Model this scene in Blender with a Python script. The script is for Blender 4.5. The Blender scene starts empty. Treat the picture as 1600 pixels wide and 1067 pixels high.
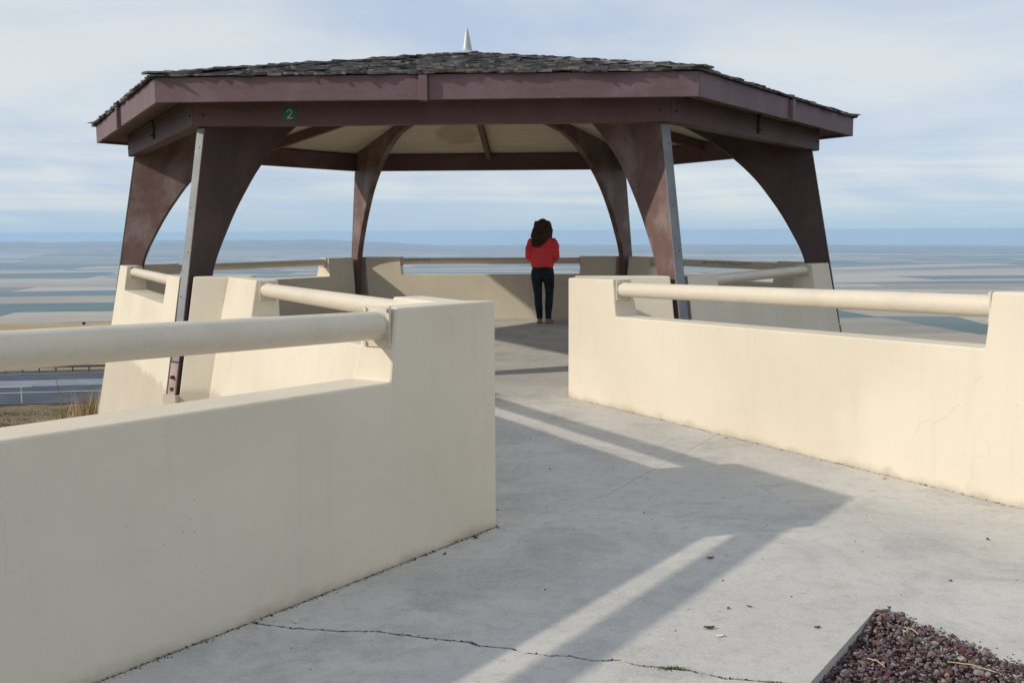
import bpy, bmesh, math, random
import numpy as np
from mathutils import Vector, Matrix

random.seed(7)
rng = np.random.default_rng(11)
S = bpy.context.scene
COL = S.collection
R = math.radians

# ------------------------------------------------------------------ camera
cam_d = bpy.data.cameras.new('camera')
cam = bpy.data.objects.new('camera', cam_d)
COL.objects.link(cam)
cam_d.sensor_width = 36.0
cam_d.lens = 37.46
cam_d.clip_start = 0.05
cam_d.clip_end = 400000.0
CAMZ = 1.43
cam.matrix_world = (Matrix.Translation((0, 0, CAMZ)) @ Matrix.Rotation(math.pi / 2 - 0.10335, 4, 'X')
                    @ Matrix.Rotation(-0.00483, 4, 'Z'))
S.camera = cam

# ------------------------------------------------------------------ light
SUN_EL = R(28.6)
SUN_DIR = Vector((-0.9615 * math.cos(SUN_EL), -0.2747 * math.cos(SUN_EL), math.sin(SUN_EL)))   # towards the sun
sun_d = bpy.data.lights.new('sun', 'SUN')
sun_d.energy = 2.65
sun_d.angle = R(0.9)
sun_d.color = (1.0, 0.92, 0.80)
sun = bpy.data.objects.new('sun', sun_d)
COL.objects.link(sun)
sun.rotation_euler = SUN_DIR.to_track_quat('Z', 'Y').to_euler()
sun.location = (-30, -10, 30)

W = bpy.data.worlds.new('World')
S.world = W
W.use_nodes = True
SKY_STRENGTH = 0.1


def nd(nt, typ, **kw):
    n = nt.nodes.new(typ)
    for k, v in kw.items():
        if k.startswith('i_'):
            key = k[2:]
            key = int(key) if key.isdigit() else key.replace('__', ' ')
            n.inputs[key].default_value = v
        else:
            setattr(n, k, v)
    return n


def mth(nt, op, a, b=None, c=None, clamp=False):
    n = nt.nodes.new('ShaderNodeMath')
    n.operation = op
    n.use_clamp = clamp
    for i, v in enumerate((a, b, c)):
        if v is None:
            continue
        if isinstance(v, (int, float)):
            n.inputs[i].default_value = v
        else:
            nt.links.new(v, n.inputs[i])
    return n.outputs[0]


def mixc(nt, fac, a, b, blend='MIX'):
    n = nt.nodes.new('ShaderNodeMix')
    n.data_type = 'RGBA'
    n.blend_type = blend
    for i, v in ((0, fac), (6, a), (7, b)):
        if isinstance(v, (int, float)):
            n.inputs[i].default_value = v
        elif isinstance(v, (tuple, list)):
            n.inputs[i].default_value = (*v[:3], 1.0)
        else:
            nt.links.new(v, n.inputs[i])
    return n.outputs[2]


def ramp(nt, x, lo, hi):
    n = nt.nodes.new('ShaderNodeMapRange')
    n.interpolation_type = 'SMOOTHSTEP'
    n.clamp = True
    nt.links.new(x, n.inputs[0])
    n.inputs[1].default_value = lo
    n.inputs[2].default_value = hi
    return n.outputs[0]


def noise(nt, vec, scale, detail=4.0, rough=0.55, dist=0.0):
    n = nt.nodes.new('ShaderNodeTexNoise')
    n.inputs['Scale'].default_value = scale
    n.inputs['Detail'].default_value = detail
    n.inputs['Roughness'].default_value = rough
    n.inputs['Distortion'].default_value = dist
    if vec is not None:
        nt.links.new(vec, n.inputs['Vector'])
    return n.outputs[0]


def mapv(nt, vec, loc=(0, 0, 0), rot=(0, 0, 0), sc=(1, 1, 1)):
    n = nt.nodes.new('ShaderNodeMapping')
    n.inputs[1].default_value = loc
    n.inputs[2].default_value = rot
    n.inputs[3].default_value = sc
    nt.links.new(vec, n.inputs[0])
    return n.outputs[0]


def build_world():
    nt = W.node_tree
    nt.nodes.clear()
    out = nd(nt, 'ShaderNodeOutputWorld')
    bg = nd(nt, 'ShaderNodeBackground')
    bg.inputs[1].default_value = SKY_STRENGTH
    nt.links.new(bg.outputs[0], out.inputs[0])
    sky = nd(nt, 'ShaderNodeTexSky')
    sky.sky_type = 'NISHITA'
    sky.sun_disc = False
    sky.sun_elevation = SUN_EL
    sky.sun_rotation = math.atan2(SUN_DIR.x, SUN_DIR.y)
    sky.altitude = 900
    sky.air_density = 1.0
    sky.dust_density = 0.6
    sky.ozone_density = 1.2
    tc = nd(nt, 'ShaderNodeTexCoord')
    d = tc.outputs['Generated']
    sep = nd(nt, 'ShaderNodeSeparateXYZ')
    nt.links.new(d, sep.inputs[0])
    zc = mth(nt, 'MAXIMUM', sep.outputs[2], 0.0)
    zz = mth(nt, 'ADD', zc, 0.055)
    px = mth(nt, 'DIVIDE', sep.outputs[0], zz)
    py = mth(nt, 'DIVIDE', sep.outputs[1], zz)
    cmb = nd(nt, 'ShaderNodeCombineXYZ')
    nt.links.new(px, cmb.inputs[0])
    nt.links.new(py, cmb.inputs[1])
    p = cmb.outputs[0]
    # a thin high layer over nearly all of the sky: broad soft veils, long streaks low down
    veil = noise(nt, mapv(nt, p, (3.1, 1.7, 0.2), (0, 0, R(20)), (0.30, 0.34, 1)), 1.0, 4, 0.5, 1.0)
    blot = noise(nt, mapv(nt, d, (1.3, 0.2, 0.7), (0, 0, R(12)), (2.6, 2.6, 6.5)), 1.0, 4, 0.55, 0.6)
    streak = noise(nt, mapv(nt, d, (0.4, 7.2, 4.3), (0, R(1.5), 0), (3.0, 3.0, 85.0)), 1.0, 5, 0.6, 0.35)
    low = mth(nt, 'SUBTRACT', 1.0, ramp(nt, sep.outputs[2], 0.035, 0.13))
    a = mth(nt, 'ADD', mth(nt, 'MULTIPLY', veil, 0.45), mth(nt, 'MULTIPLY', blot, 0.75))
    a = mth(nt, 'ADD', a, mth(nt, 'MULTIPLY', mth(nt, 'SUBTRACT', streak, 0.5), mth(nt, 'MULTIPLY', low, 0.36)))
    white = ramp(nt, a, 0.44, 0.76)
    ccol = mixc(nt, white, (4.55, 5.4, 6.75), (6.75, 7.05, 7.1))
    # close to the horizon the layer is seen through more air and turns bluer
    hz_ = mth(nt, 'SUBTRACT', 1.0, ramp(nt, sep.outputs[2], -0.004, 0.046))
    keep = mth(nt, 'SUBTRACT', 1.0, mth(nt, 'MULTIPLY', white, mth(nt, 'MULTIPLY', mth(nt, 'SUBTRACT', 1.0, hz_), 0.7)))
    ccol = mixc(nt, mth(nt, 'MULTIPLY', hz_, keep), ccol, (3.75, 5.15, 6.55))
    skyc = mixc(nt, 1.0, sky.outputs[0], (0.75, 1.0, 1.3), 'MULTIPLY')
    fin = mixc(nt, 0.9, skyc, ccol)
    nt.links.new(fin, bg.inputs[0])


build_world()

S.view_settings.view_transform = 'Standard'
S.view_settings.look = 'None'
S.view_settings.exposure = 0.16
S.view_settings.gamma = 1.0
S.view_settings.use_curve_mapping = False
S.render.engine = 'CYCLES'
S.cycles.use_denoising = True
S.cycles.max_bounces = 6
S.cycles.diffuse_bounces = 3
S.cycles.volume_bounces = 2
S.cycles.sample_clamp_indirect = 6.0


# ------------------------------------------------------------------ helpers
def tag(o, label=None, cat=None, group=None, kind=None):
    if label: o['label'] = label
    if cat: o['category'] = cat
    if group: o['group'] = group
    o['kind'] = kind or 'thing'
    return o


def empty(name, loc=(0, 0, 0), rz=0.0, parent=None):
    o = bpy.data.objects.new(name, None)
    COL.objects.link(o)
    o.location = loc
    o.rotation_euler = (0, 0, rz)
    o.empty_display_size = 0.2
    if parent is not None:
        o.parent = parent
    return o


def mesh(name, verts, faces, mat=None, smooth=False):
    me = bpy.data.meshes.new(name)
    me.from_pydata([tuple(v) for v in verts], [], [tuple(f) for f in faces])
    me.update()
    if mat is not None:
        me.materials.append(mat)
    if smooth:
        me.polygons.foreach_set('use_smooth', [True] * len(me.polygons))
    return me


def link(name, me, parent=None, loc=None, rot=None):
    o = bpy.data.objects.new(name, me)
    COL.objects.link(o)
    if parent is not None:
        o.parent = parent
    if loc is not None:
        o.location = loc
    if rot is not None:
        o.rotation_euler = rot
    return o


def bevel(o, w=0.01, seg=2):
    m = o.modifiers.new('bevel', 'BEVEL')
    m.width = w
    m.segments = seg
    m.limit_method = 'ANGLE'
    m.angle_limit = R(35)
    m.harden_normals = False
    return o


class MB:
    def __init__(self):
        self.v = []
        self.f = []

    def box(self, c, h, M=None):
        b = len(self.v)
        for dx in (-1, 1):
            for dy in (-1, 1):
                for dz in (-1, 1):
                    p = Vector((c[0] + dx * h[0], c[1] + dy * h[1], c[2] + dz * h[2]))
                    self.v.append(M @ p if M else p)
        self.f += [tuple(b + i for i in q) for q in
                   ((0, 1, 3, 2), (4, 6, 7, 5), (0, 4, 5, 1), (2, 3, 7, 6), (0, 2, 6, 4), (1, 5, 7, 3))]
        return self

    def tube(self, pts, rad, n=12, cap=True, squash=None):
        pts = [Vector(p) for p in pts]
        if isinstance(rad, (int, float)):
            rad = [rad] * len(pts)
        b = len(self.v)
        up = None
        for i, p in enumerate(pts):
            t = (pts[min(i + 1, len(pts) - 1)] - pts[max(i - 1, 0)]).normalized()
            if up is None:
                ref = Vector((0, 0, 1)) if abs(t.z) < 0.9 else Vector((0, 1, 0))
                up = (ref - t * ref.dot(t)).normalized()
            else:
                up = (up - t * up.dot(t)).normalized()
            sd = t.cross(up)
            for k in range(n):
                a = 2 * math.pi * k / n
                q = squash[i] if squash else 1.0
                self.v.append(p + (sd * math.cos(a) + up * (math.sin(a) * q)) * rad[i])
        for i in range(len(pts) - 1):
            for k in range(n):
                a0 = b + i * n + k
                a1 = b + i * n + (k + 1) % n
                self.f.append((a0, a1, a1 + n, a0 + n))
        if cap:
            self.f.append(tuple(b + k for k in range(n))[::-1])
            self.f.append(tuple(b + (len(pts) - 1) * n + k for k in range(n)))
        return self

    def rings(self, secs, n=20):
        """horizontal ellipse sections (cx, cy, z, rx, ry)"""
        b = len(self.v)
        for cx, cy, z, rx, ry in secs:
            for k in range(n):
                a = 2 * math.pi * k / n
                self.v.append(Vector((cx + rx * math.cos(a), cy + ry * math.sin(a), z)))
        for i in range(len(secs) - 1):
            for k in range(n):
                a0 = b + i * n + k
                a1 = b + i * n + (k + 1) % n
                self.f.append((a0, a1, a1 + n, a0 + n))
        self.f.append(tuple(b + k for k in range(n))[::-1])
        self.f.append(tuple(b + (len(secs) - 1) * n + k for k in range(n)))
        return self

    def ball(self, c, r, nu=14, nv=10):
        secs = []
        for j in range(nv + 1):
            a = -math.pi / 2 + math.pi * j / nv
            w = max(math.cos(a), 0.03)
            secs.append((c[0], c[1], c[2] + r[2] * math.sin(a), r[0] * w, r[1] * w))
        return self.rings(secs, nu)

    def poly(self, outline, z0, z1):
        """closed prism over a plan outline"""
        b = len(self.v)
        n = len(outline)
        for z in (z0, z1):
            for p in outline:
                self.v.append(Vector((p[0], p[1], z)))
        self.f.append(tuple(b + k for k in range(n))[::-1])
        self.f.append(tuple(b + n + k for k in range(n)))
        for k in range(n):
            k2 = (k + 1) % n
            self.f.append((b + k, b + k2, b + n + k2, b + n + k))
        return self

    def me(self, name, mat, smooth=False, fix=True):
        m = mesh(name, self.v, self.f, mat, smooth)
        if fix:
            bm = bmesh.new()
            bm.from_mesh(m)
            bmesh.ops.recalc_face_normals(bm, faces=bm.faces)
            big = [f for f in bm.faces if len(f.verts) > 4]
            bmesh.ops.triangulate(bm, faces=big)
            bm.to_mesh(m)
            bm.free()
        return m

    def ob(self, name, mat, parent=None, smooth=False, loc=None, rot=None):
        return link(name, self.me(name, mat, smooth), parent, loc, rot)


def smooth_by_angle(o, ang=40):
    me = o.data
    me.polygons.foreach_set('use_smooth', [True] * len(me.polygons))
    try:
        me.set_sharp_from_angle(angle=R(ang))
    except Exception:
        pass
    return o


# ------------------------------------------------------------------ materials
def new_mat(name, rough=0.7, spec=0.3):
    m = bpy.data.materials.new(name)
    m.use_nodes = True
    nt = m.node_tree
    b = nt.nodes['Principled BSDF']
    b.inputs['Roughness'].default_value = rough
    b.inputs['Specular IOR Level'].default_value = spec
    tc = nd(nt, 'ShaderNodeTexCoord')
    geo = nd(nt, 'ShaderNodeNewGeometry')
    return m, nt, b, tc, geo


def setc(nt, b, c):
    nt.links.new(c, b.inputs['Base Color'])


def bump(nt, b, h, strength=0.3, dist=0.01):
    n = nd(nt, 'ShaderNodeBump')
    n.inputs['Strength'].default_value = strength
    n.inputs['Distance'].default_value = dist
    nt.links.new(h, n.inputs['Height'])
    nt.links.new(n.outputs[0], b.inputs['Normal'])


def mat_wall():
    m, nt, b, tc, geo = new_mat('painted_concrete', 0.75, 0.25)
    P = geo.outputs['Position']
    big = noise(nt, P, 0.9, 4, 0.55, 0.3)
    mid = noise(nt, P, 5.0, 5, 0.6, 0.2)
    streak = noise(nt, mapv(nt, P, (0, 0, 0), (0, 0, 0), (9, 9, 0.7)), 1.0, 4, 0.6)
    finen = noise(nt, P, 90.0, 3, 0.6)
    c = mixc(nt, ramp(nt, big, 0.3, 0.7), (0.665, 0.588, 0.462), (0.745, 0.665, 0.53))
    c = mixc(nt, mth(nt, 'MULTIPLY', ramp(nt, streak, 0.50, 0.76), 0.14), c, (0.50, 0.45, 0.36))
    c = mixc(nt, mth(nt, 'MULTIPLY', ramp(nt, mid, 0.55, 0.8), 0.18), c, (0.80, 0.73, 0.58))
    # pores, specks and wandering hairline cracks
    pore = nd(nt, 'ShaderNodeTexVoronoi', i_Scale=26.0)
    nt.links.new(P, pore.inputs['Vector'])
    pm = mth(nt, 'MULTIPLY', mth(nt, 'LESS_THAN', pore.outputs['Distance'], 0.075),
             ramp(nt, noise(nt, P, 3.0, 3), 0.52, 0.62))
    c = mixc(nt, mth(nt, 'MULTIPLY', pm, 0.55), c, (0.23, 0.19, 0.15))
    warp = nd(nt, 'ShaderNodeTexNoise', i_Scale=3.0, i_Detail=4.0)
    nt.links.new(P, warp.inputs['Vector'])
    wv = nd(nt, 'ShaderNodeVectorMath', operation='MULTIPLY_ADD')
    nt.links.new(warp.outputs['Color'], wv.inputs[0])
    wv.inputs[1].default_value = (0.55, 0.55, 0.3)
    nt.links.new(P, wv.inputs[2])
    vor = nd(nt, 'ShaderNodeTexVoronoi', feature='DISTANCE_TO_EDGE', i_Scale=0.62)
    nt.links.new(mapv(nt, wv.outputs[0], (1.3, 0.4, 0), (0, 0, 0), (1, 1, 0.28)), vor.inputs['Vector'])
    crack = mth(nt, 'MULTIPLY', mth(nt, 'LESS_THAN', vor.outputs['Distance'], 0.0012),
                ramp(nt, noise(nt, P, 1.4, 2), 0.46, 0.56))
    c = mixc(nt, mth(nt, 'MULTIPLY', crack, 0.13), c, (0.27, 0.23, 0.18))
    # splash-back grime along the foot of the wall
    sep = nd(nt, 'ShaderNodeSeparateXYZ')
    nt.links.new(P, sep.inputs[0])
    foot = mth(nt, 'SUBTRACT', mth(nt, 'MULTIPLY', mid, 0.17), sep.outputs[2])
    foot = ramp(nt, foot, 0.03, 0.10)
    c = mixc(nt, mth(nt, 'MULTIPLY', foot, 0.45), c, (0.33, 0.28, 0.22))
    setc(nt, b, c)
    h = mth(nt, 'ADD', mth(nt, 'MULTIPLY', finen, 0.35), mth(nt, 'MULTIPLY', mid, 0.8))
    h = mth(nt, 'SUBTRACT', h, mth(nt, 'MULTIPLY', mth(nt, 'MAXIMUM', pm, mth(nt, 'MULTIPLY', crack, 0.3)), 0.8))
    bump(nt, b, h, 0.28, 0.014)
    return m


def mat_paint(name, col, worn, rough=0.45, amount=0.3, sc=(3, 3, 3), spec=0.4, dist=0.004):
    m, nt, b, tc, geo = new_mat(name, rough, spec)
    P = tc.outputs['Object']
    n1 = noise(nt, mapv(nt, P, (0, 0, 0), (0, 0, 0), sc), 1.0, 5, 0.62, 0.4)
    n2 = noise(nt, P, 26.0, 4, 0.6)
    c = mixc(nt, mth(nt, 'MULTIPLY', ramp(nt, n1, 0.45, 0.72), amount), col, worn)
    c = mixc(nt, mth(nt, 'MULTIPLY', ramp(nt, n2, 0.45, 0.8), 0.2), c, tuple(x * 0.7 for x in col))
    setc(nt, b, c)
    bump(nt, b, n2, 0.3, dist)
    return m


def mat_wood(name, col, fade, grain=(1.2, 1.2, 14), fade_amt=0.6, rough=0.62):
    """brown painted timber, faded and rubbed in patches; grain runs along the long axis given by the small scale"""
    m, nt, b, tc, geo = new_mat(name, rough, 0.3)
    P = tc.outputs['Object']
    g = noise(nt, mapv(nt, P, (0, 0, 0), (0, 0, 0), grain), 3.0, 5, 0.65, 0.2)
    patch = noise(nt, P, 1.3, 5, 0.62, 0.6)
    sp = noise(nt, P, 34.0, 3, 0.6)
    c = mixc(nt, mth(nt, 'MULTIPLY', ramp(nt, patch, 0.42, 0.66), fade_amt), col, fade)
    c = mixc(nt, mth(nt, 'MULTIPLY', ramp(nt, g, 0.45, 0.75), 0.35), c, tuple(x * 0.62 for x in col))
    c = mixc(nt, mth(nt, 'MULTIPLY', ramp(nt, sp, 0.62, 0.75), 0.35), c, tuple(min(1, x * 1.5) for x in fade))
    setc(nt, b, c)
    bump(nt, b, mth(nt, 'ADD', g, mth(nt, 'MULTIPLY', sp, 0.3)), 0.35, 0.006)
    return m


def mat_slab():
    m, nt, b, tc, geo = new_mat('broom_concrete', 0.82, 0.25)
    P = geo.outputs['Position']
    big = noise(nt, P, 0.55, 5, 0.6, 0.6)
    mid = noise(nt, mapv(nt, P, (0, 0, 0), (0, 0, R(20)), (1.0, 2.6, 1)), 2.2, 6, 0.62, 0.8)
    fin = noise(nt, P, 60.0, 4, 0.65)
    gr = noise(nt, P, 260.0, 2, 0.6)
    c = mixc(nt, ramp(nt, big, 0.35, 0.66), (0.505, 0.48, 0.44), (0.61, 0.58, 0.525))
    c = mixc(nt, mth(nt, 'MULTIPLY', ramp(nt, mid, 0.44, 0.72), 0.35), c, (0.43, 0.41, 0.375))
    blot = noise(nt, P, 1.7, 7, 0.7, 0.5)
    c = mixc(nt, mth(nt, 'MULTIPLY', ramp(nt, blot, 0.47, 0.66), 0.62), c, (0.355, 0.345, 0.325))
    c = mixc(nt, mth(nt, 'MULTIPLY', ramp(nt, noise(nt, P, 14.0, 6, 0.7), 0.48, 0.66), 0.35), c, (0.33, 0.32, 0.30))
    c = mixc(nt, mth(nt, 'MULTIPLY', ramp(nt, fin, 0.48, 0.7), 0.45), c, (0.66, 0.63, 0.57))
    c = mixc(nt, mth(nt, 'MULTIPLY', ramp(nt, gr, 0.55, 0.68), 0.55), c, (0.23, 0.22, 0.205))
    vor = nd(nt, 'ShaderNodeTexVoronoi', i_Scale=7.0)
    nt.links.new(P, vor.inputs['Vector'])
    sp = mth(nt, 'MULTIPLY', mth(nt, 'LESS_THAN', vor.outputs['Distance'], 0.045), ramp(nt, mid, 0.4, 0.6))
    c = mixc(nt, mth(nt, 'MULTIPLY', sp, 0.7), c, (0.12, 0.11, 0.10))
    setc(nt, b, c)
    h = mth(nt, 'ADD', mth(nt, 'MULTIPLY', fin, 0.5), mth(nt, 'MULTIPLY', gr, 0.35))
    bump(nt, b, mth(nt, 'ADD', h, mth(nt, 'MULTIPLY', mid, 0.9)), 0.35, 0.006)
    return m


def mat_simple(name, col, rough=0.7, spec=0.3, var=0.25, scale=8.0, metal=0.0):
    m, nt, b, tc, geo = new_mat(name, rough, spec)
    b.inputs['Metallic'].default_value = metal
    n = noise(nt, tc.outputs['Object'], scale, 5, 0.6, 0.2)
    c = mixc(nt, ramp(nt, n, 0.3, 0.75), tuple(x * (1 - var) for x in col), tuple(min(1, x * (1 + var)) for x in col))
    setc(nt, b, c)
    bump(nt, b, n, 0.2, 0.004)
    return m


def mat_random(name, cols, rough=0.85, attr=False, scale=14.0):
    """one colour per object, picked from a ramp by the object's random number"""
    m, nt, b, tc, geo = new_mat(name, rough, 0.2)
    if attr:
        at = nd(nt, 'ShaderNodeAttribute')
        at.attribute_name = 'tint'
        x = at.outputs['Fac']
    else:
        oi = nd(nt, 'ShaderNodeObjectInfo')
        x = oi.outputs['Random']
    cr = nd(nt, 'ShaderNodeValToRGB')
    el = cr.color_ramp.elements
    while len(el) < len(cols):
        el.new(0.5)
    for i, c in enumerate(cols):
        el[i].position = i / (len(cols) - 1)
        el[i].color = (*c, 1)
    nt.links.new(x, cr.inputs[0])
    n = noise(nt, geo.outputs['Position'], scale, 4, 0.6)
    c = mixc(nt, ramp(nt, n, 0.3, 0.8), cr.outputs[0], mixc(nt, 1.0, cr.outputs[0], (0.55, 0.55, 0.55), 'MULTIPLY'))
    setc(nt, b, c)
    bump(nt, b, n, 0.5, 0.006)
    return m


M_WALL = mat_wall()
M_RAIL = mat_paint('rail_paint', (0.68, 0.595, 0.47), (0.50, 0.44, 0.36), 0.5, 0.45, (2.2, 2.2, 5))
M_PLATE = mat_paint('flange_paint', (0.62, 0.56, 0.45), (0.42, 0.34, 0.27), 0.55, 0.5, (9, 9, 9))
M_BEAM = mat_wood('beam_paint', (0.128, 0.072, 0.072), (0.19, 0.122, 0.118), (1.0, 8, 8), 0.45)
M_FASCIA = mat_wood('fascia_paint', (0.160, 0.098, 0.108), (0.235, 0.165, 0.175), (1.0, 8, 8), 0.5)
M_COLUMN_SHADE = mat_wood('shaded_column_paint', (0.070, 0.046, 0.045), (0.125, 0.074, 0.066), (6, 6, 1.0), 0.6)  # darker copy of the column paint: shade put into the colour
M_COLUMN_LIT = mat_wood('lit_faded_column_paint', (0.150, 0.088, 0.078), (0.27, 0.205, 0.195), (6, 6, 1.0), 0.9)  # lighter copy: sunlight put into the colour, along with patchy fading
M_FLASH = mat_simple('column_flashing', (0.225, 0.23, 0.24), 0.5, 0.45, 0.18, 5)
M_SHOE = mat_simple('primer_steel', (0.40, 0.29, 0.25), 0.6, 0.4, 0.2, 9)
M_RUST = mat_simple('rusty_steel', (0.10, 0.045, 0.028), 0.75, 0.3, 0.5, 20)
M_DARK = mat_simple('dark_iron', (0.03, 0.026, 0.026), 0.6, 0.4, 0.3, 20)
M_RAFTER = mat_wood('rafter_paint', (0.14, 0.075, 0.062), (0.20, 0.13, 0.115), (6, 6, 6), 0.4)
M_DECK = mat_simple('roof_felt', (0.05, 0.048, 0.048), 0.9, 0.2, 0.3, 6)
M_SHAKE = mat_random('weathered_shake', [(0.060, 0.056, 0.056), (0.15, 0.145, 0.145), (0.085, 0.083, 0.088), (0.27, 0.255, 0.24), (0.115, 0.105, 0.10)])
M_SHAKE_A = mat_random('weathered_shake_field', [(0.060, 0.056, 0.056), (0.15, 0.145, 0.145), (0.085, 0.083, 0.088), (0.27, 0.255, 0.24), (0.115, 0.105, 0.10)], attr=True)
M_ZINC = mat_simple('zinc_cap', (0.45, 0.46, 0.47), 0.5, 0.5, 0.1, 5, 0.3)
M_SLAB = mat_slab()


def mat_ceiling():
    m, nt, b, tc, geo = new_mat('ceiling_plywood', 0.7, 0.2)
    P = geo.outputs['Position']
    g = noise(nt, mapv(nt, P, (0, 0, 0), (0, 0, R(3)), (0.6, 9, 1)), 2.0, 5, 0.6, 0.3)
    c = mixc(nt, ramp(nt, g, 0.35, 0.7), (0.60, 0.54, 0.42), (0.71, 0.65, 0.52))
    # a damp stain on one of the panels over the far side
    sub = nd(nt, 'ShaderNodeVectorMath', operation='SUBTRACT')
    nt.links.new(P, sub.inputs[0])
    sub.inputs[1].default_value = (-0.80, 16.05, 2.95)
    ln = nd(nt, 'ShaderNodeVectorMath', operation='LENGTH')
    nt.links.new(mapv(nt, sub.outputs[0], (0, 0, 0), (0, 0, 0), (1.0, 0.55, 0.3)), ln.inputs[0])
    d = mth(nt, 'ADD', ln.outputs['Value'], mth(nt, 'MULTIPLY', noise(nt, P, 4.0, 4), 0.25))
    st = mth(nt, 'SUBTRACT', 1.0, ramp(nt, d, 0.36, 0.50))
    c = mixc(nt, mth(nt, 'MULTIPLY', st, 0.55), c, (0.36, 0.25, 0.16))
    setc(nt, b, c)
    bump(nt, b, g, 0.2, 0.003)
    return m


M_CEIL = mat_ceiling()


def mat_ground():
    """dry grass on the hill, ploughed strips and stubble on the plain below"""
    m, nt, b, tc, geo = new_mat('hill_and_fields', 0.95, 0.1)
    P = geo.outputs['Position']
    ln = nd(nt, 'ShaderNodeVectorMath', operation='LENGTH')
    nt.links.new(P, ln.inputs[0])
    far = ramp(nt, ln.outputs['Value'], 900, 2600)
    # near: dry grass, darker scrub
    n1 = noise(nt, P, 0.35, 6, 0.65, 0.5)
    n2 = noise(nt, P, 3.5, 5, 0.65)
    n3 = noise(nt, P, 0.02, 4, 0.6, 0.5)
    near = mixc(nt, ramp(nt, n1, 0.36, 0.62), (0.085, 0.072, 0.045), (0.25, 0.185, 0.105))
    near = mixc(nt, mth(nt, 'MULTIPLY', ramp(nt, n2, 0.5, 0.72), 0.6), near, (0.095, 0.10, 0.045))
    hill = mixc(nt, ramp(nt, n3, 0.3, 0.7), (0.42, 0.32, 0.18), (0.34, 0.25, 0.14))
    near = mixc(nt, ramp(nt, ln.outputs['Value'], 110, 150), near, hill)
    # fields: rows of unequal strips, each strip with a crop of its own
    warpn = nd(nt, 'ShaderNodeTexNoise', i_Scale=0.00022, i_Detail=3.0)
    nt.links.new(P, warpn.inputs['Vector'])
    wv = nd(nt, 'ShaderNodeVectorMath', operation='MULTIPLY_ADD')
    nt.links.new(warpn.outputs['Color'], wv.inputs[0])
    wv.inputs[1].default_value = (160, 110, 0)
    nt.links.new(P, wv.inputs[2])

    def strips(rot, w, h, seed):
        q = mapv(nt, wv.outputs[0], (seed * 311.0, seed * 173.0, 0), (0, 0, rot), (1, 1, 1))
        sp = nd(nt, 'ShaderNodeSeparateXYZ')
        nt.links.new(q, sp.inputs[0])
        row = mth(nt, 'FLOOR', mth(nt, 'DIVIDE', sp.outputs[1], h))
        wn = nd(nt, 'ShaderNodeTexWhiteNoise', noise_dimensions='1D')
        nt.links.new(mth(nt, 'ADD', row, seed), wn.inputs['W'])
        cell = mth(nt, 'FLOOR', mth(nt, 'ADD', mth(nt, 'DIVIDE', sp.outputs[0], w), mth(nt, 'MULTIPLY', wn.outputs[0], 9.0)))
        cm = nd(nt, 'ShaderNodeCombineXYZ')
        nt.links.new(row, cm.inputs[0])
        nt.links.new(cell, cm.inputs[1])
        w2 = nd(nt, 'ShaderNodeTexWhiteNoise', noise_dimensions='2D')
        nt.links.new(cm.outputs[0], w2.inputs['Vector'])
        return w2.outputs[0]
    fa = strips(R(-9), 3000.0, 900.0, 3.0)
    fb = strips(R(4), 1700.0, 520.0, 8.0)
    sel = mth(nt, 'GREATER_THAN', strips(R(-9), 6000.0, 2700.0, 5.0), 0.62)
    v = nd(nt, 'ShaderNodeMix')
    nt.links.new(sel, v.inputs[0])
    nt.links.new(fa, v.inputs[2])
    nt.links.new(fb, v.inputs[3])
    cr = nd(nt, 'ShaderNodeValToRGB')
    cr.color_ramp.interpolation = 'CONSTANT'
    el = cr.color_ramp.elements
    cols = [(0.0, (0.43, 0.34, 0.225)), (0.18, (0.105, 0.145, 0.115)), (0.36, (0.50, 0.40, 0.28)), (0.50, (0.25, 0.205, 0.155)),
            (0.60, (0.53, 0.435, 0.315)), (0.74, (0.14, 0.17, 0.135)), (0.90, (0.34, 0.27, 0.18))]
    while len(el) < len(cols):
        el.new(0.5)
    for i, (p, c) in enumerate(cols):
        el[i].position = p
        el[i].color = (*c, 1)
    nt.links.new(v.outputs[0], cr.inputs[0])
    fld = mixc(nt, ramp(nt, noise(nt, mapv(nt, P, (0, 0, 0), (0, 0, R(-12)), (1, 3, 1)), 0.0011, 5, 0.6), 0.35, 0.7), cr.outputs[0],
               mixc(nt, 1.0, cr.outputs[0], (0.80, 0.81, 0.82), 'MULTIPLY'))
    # river-side belt of dark trees and scrub
    belt = ramp(nt, noise(nt, mapv(nt, P, (0, 0, 0), (0, 0, R(-8)), (0.25, 1.6, 1)), 0.0006, 6, 0.65, 0.4), 0.60, 0.68)
    fld = mixc(nt, mth(nt, 'MULTIPLY', belt, 0.45), fld, (0.06, 0.065, 0.05))
    # unploughed ridge grassland on the rim
    rim = ramp(nt, ln.outputs['Value'], 24000, 29000)
    rimc = mixc(nt, ramp(nt, noise(nt, P, 0.0005, 6, 0.62, 0.5), 0.35, 0.65), (0.13, 0.12, 0.095), (0.24, 0.20, 0.15))
    fld = mixc(nt, mth(nt, 'MULTIPLY', rim, 0.7), fld, rimc)
    setc(nt, b, mixc(nt, far, near, fld))
    return m


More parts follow.
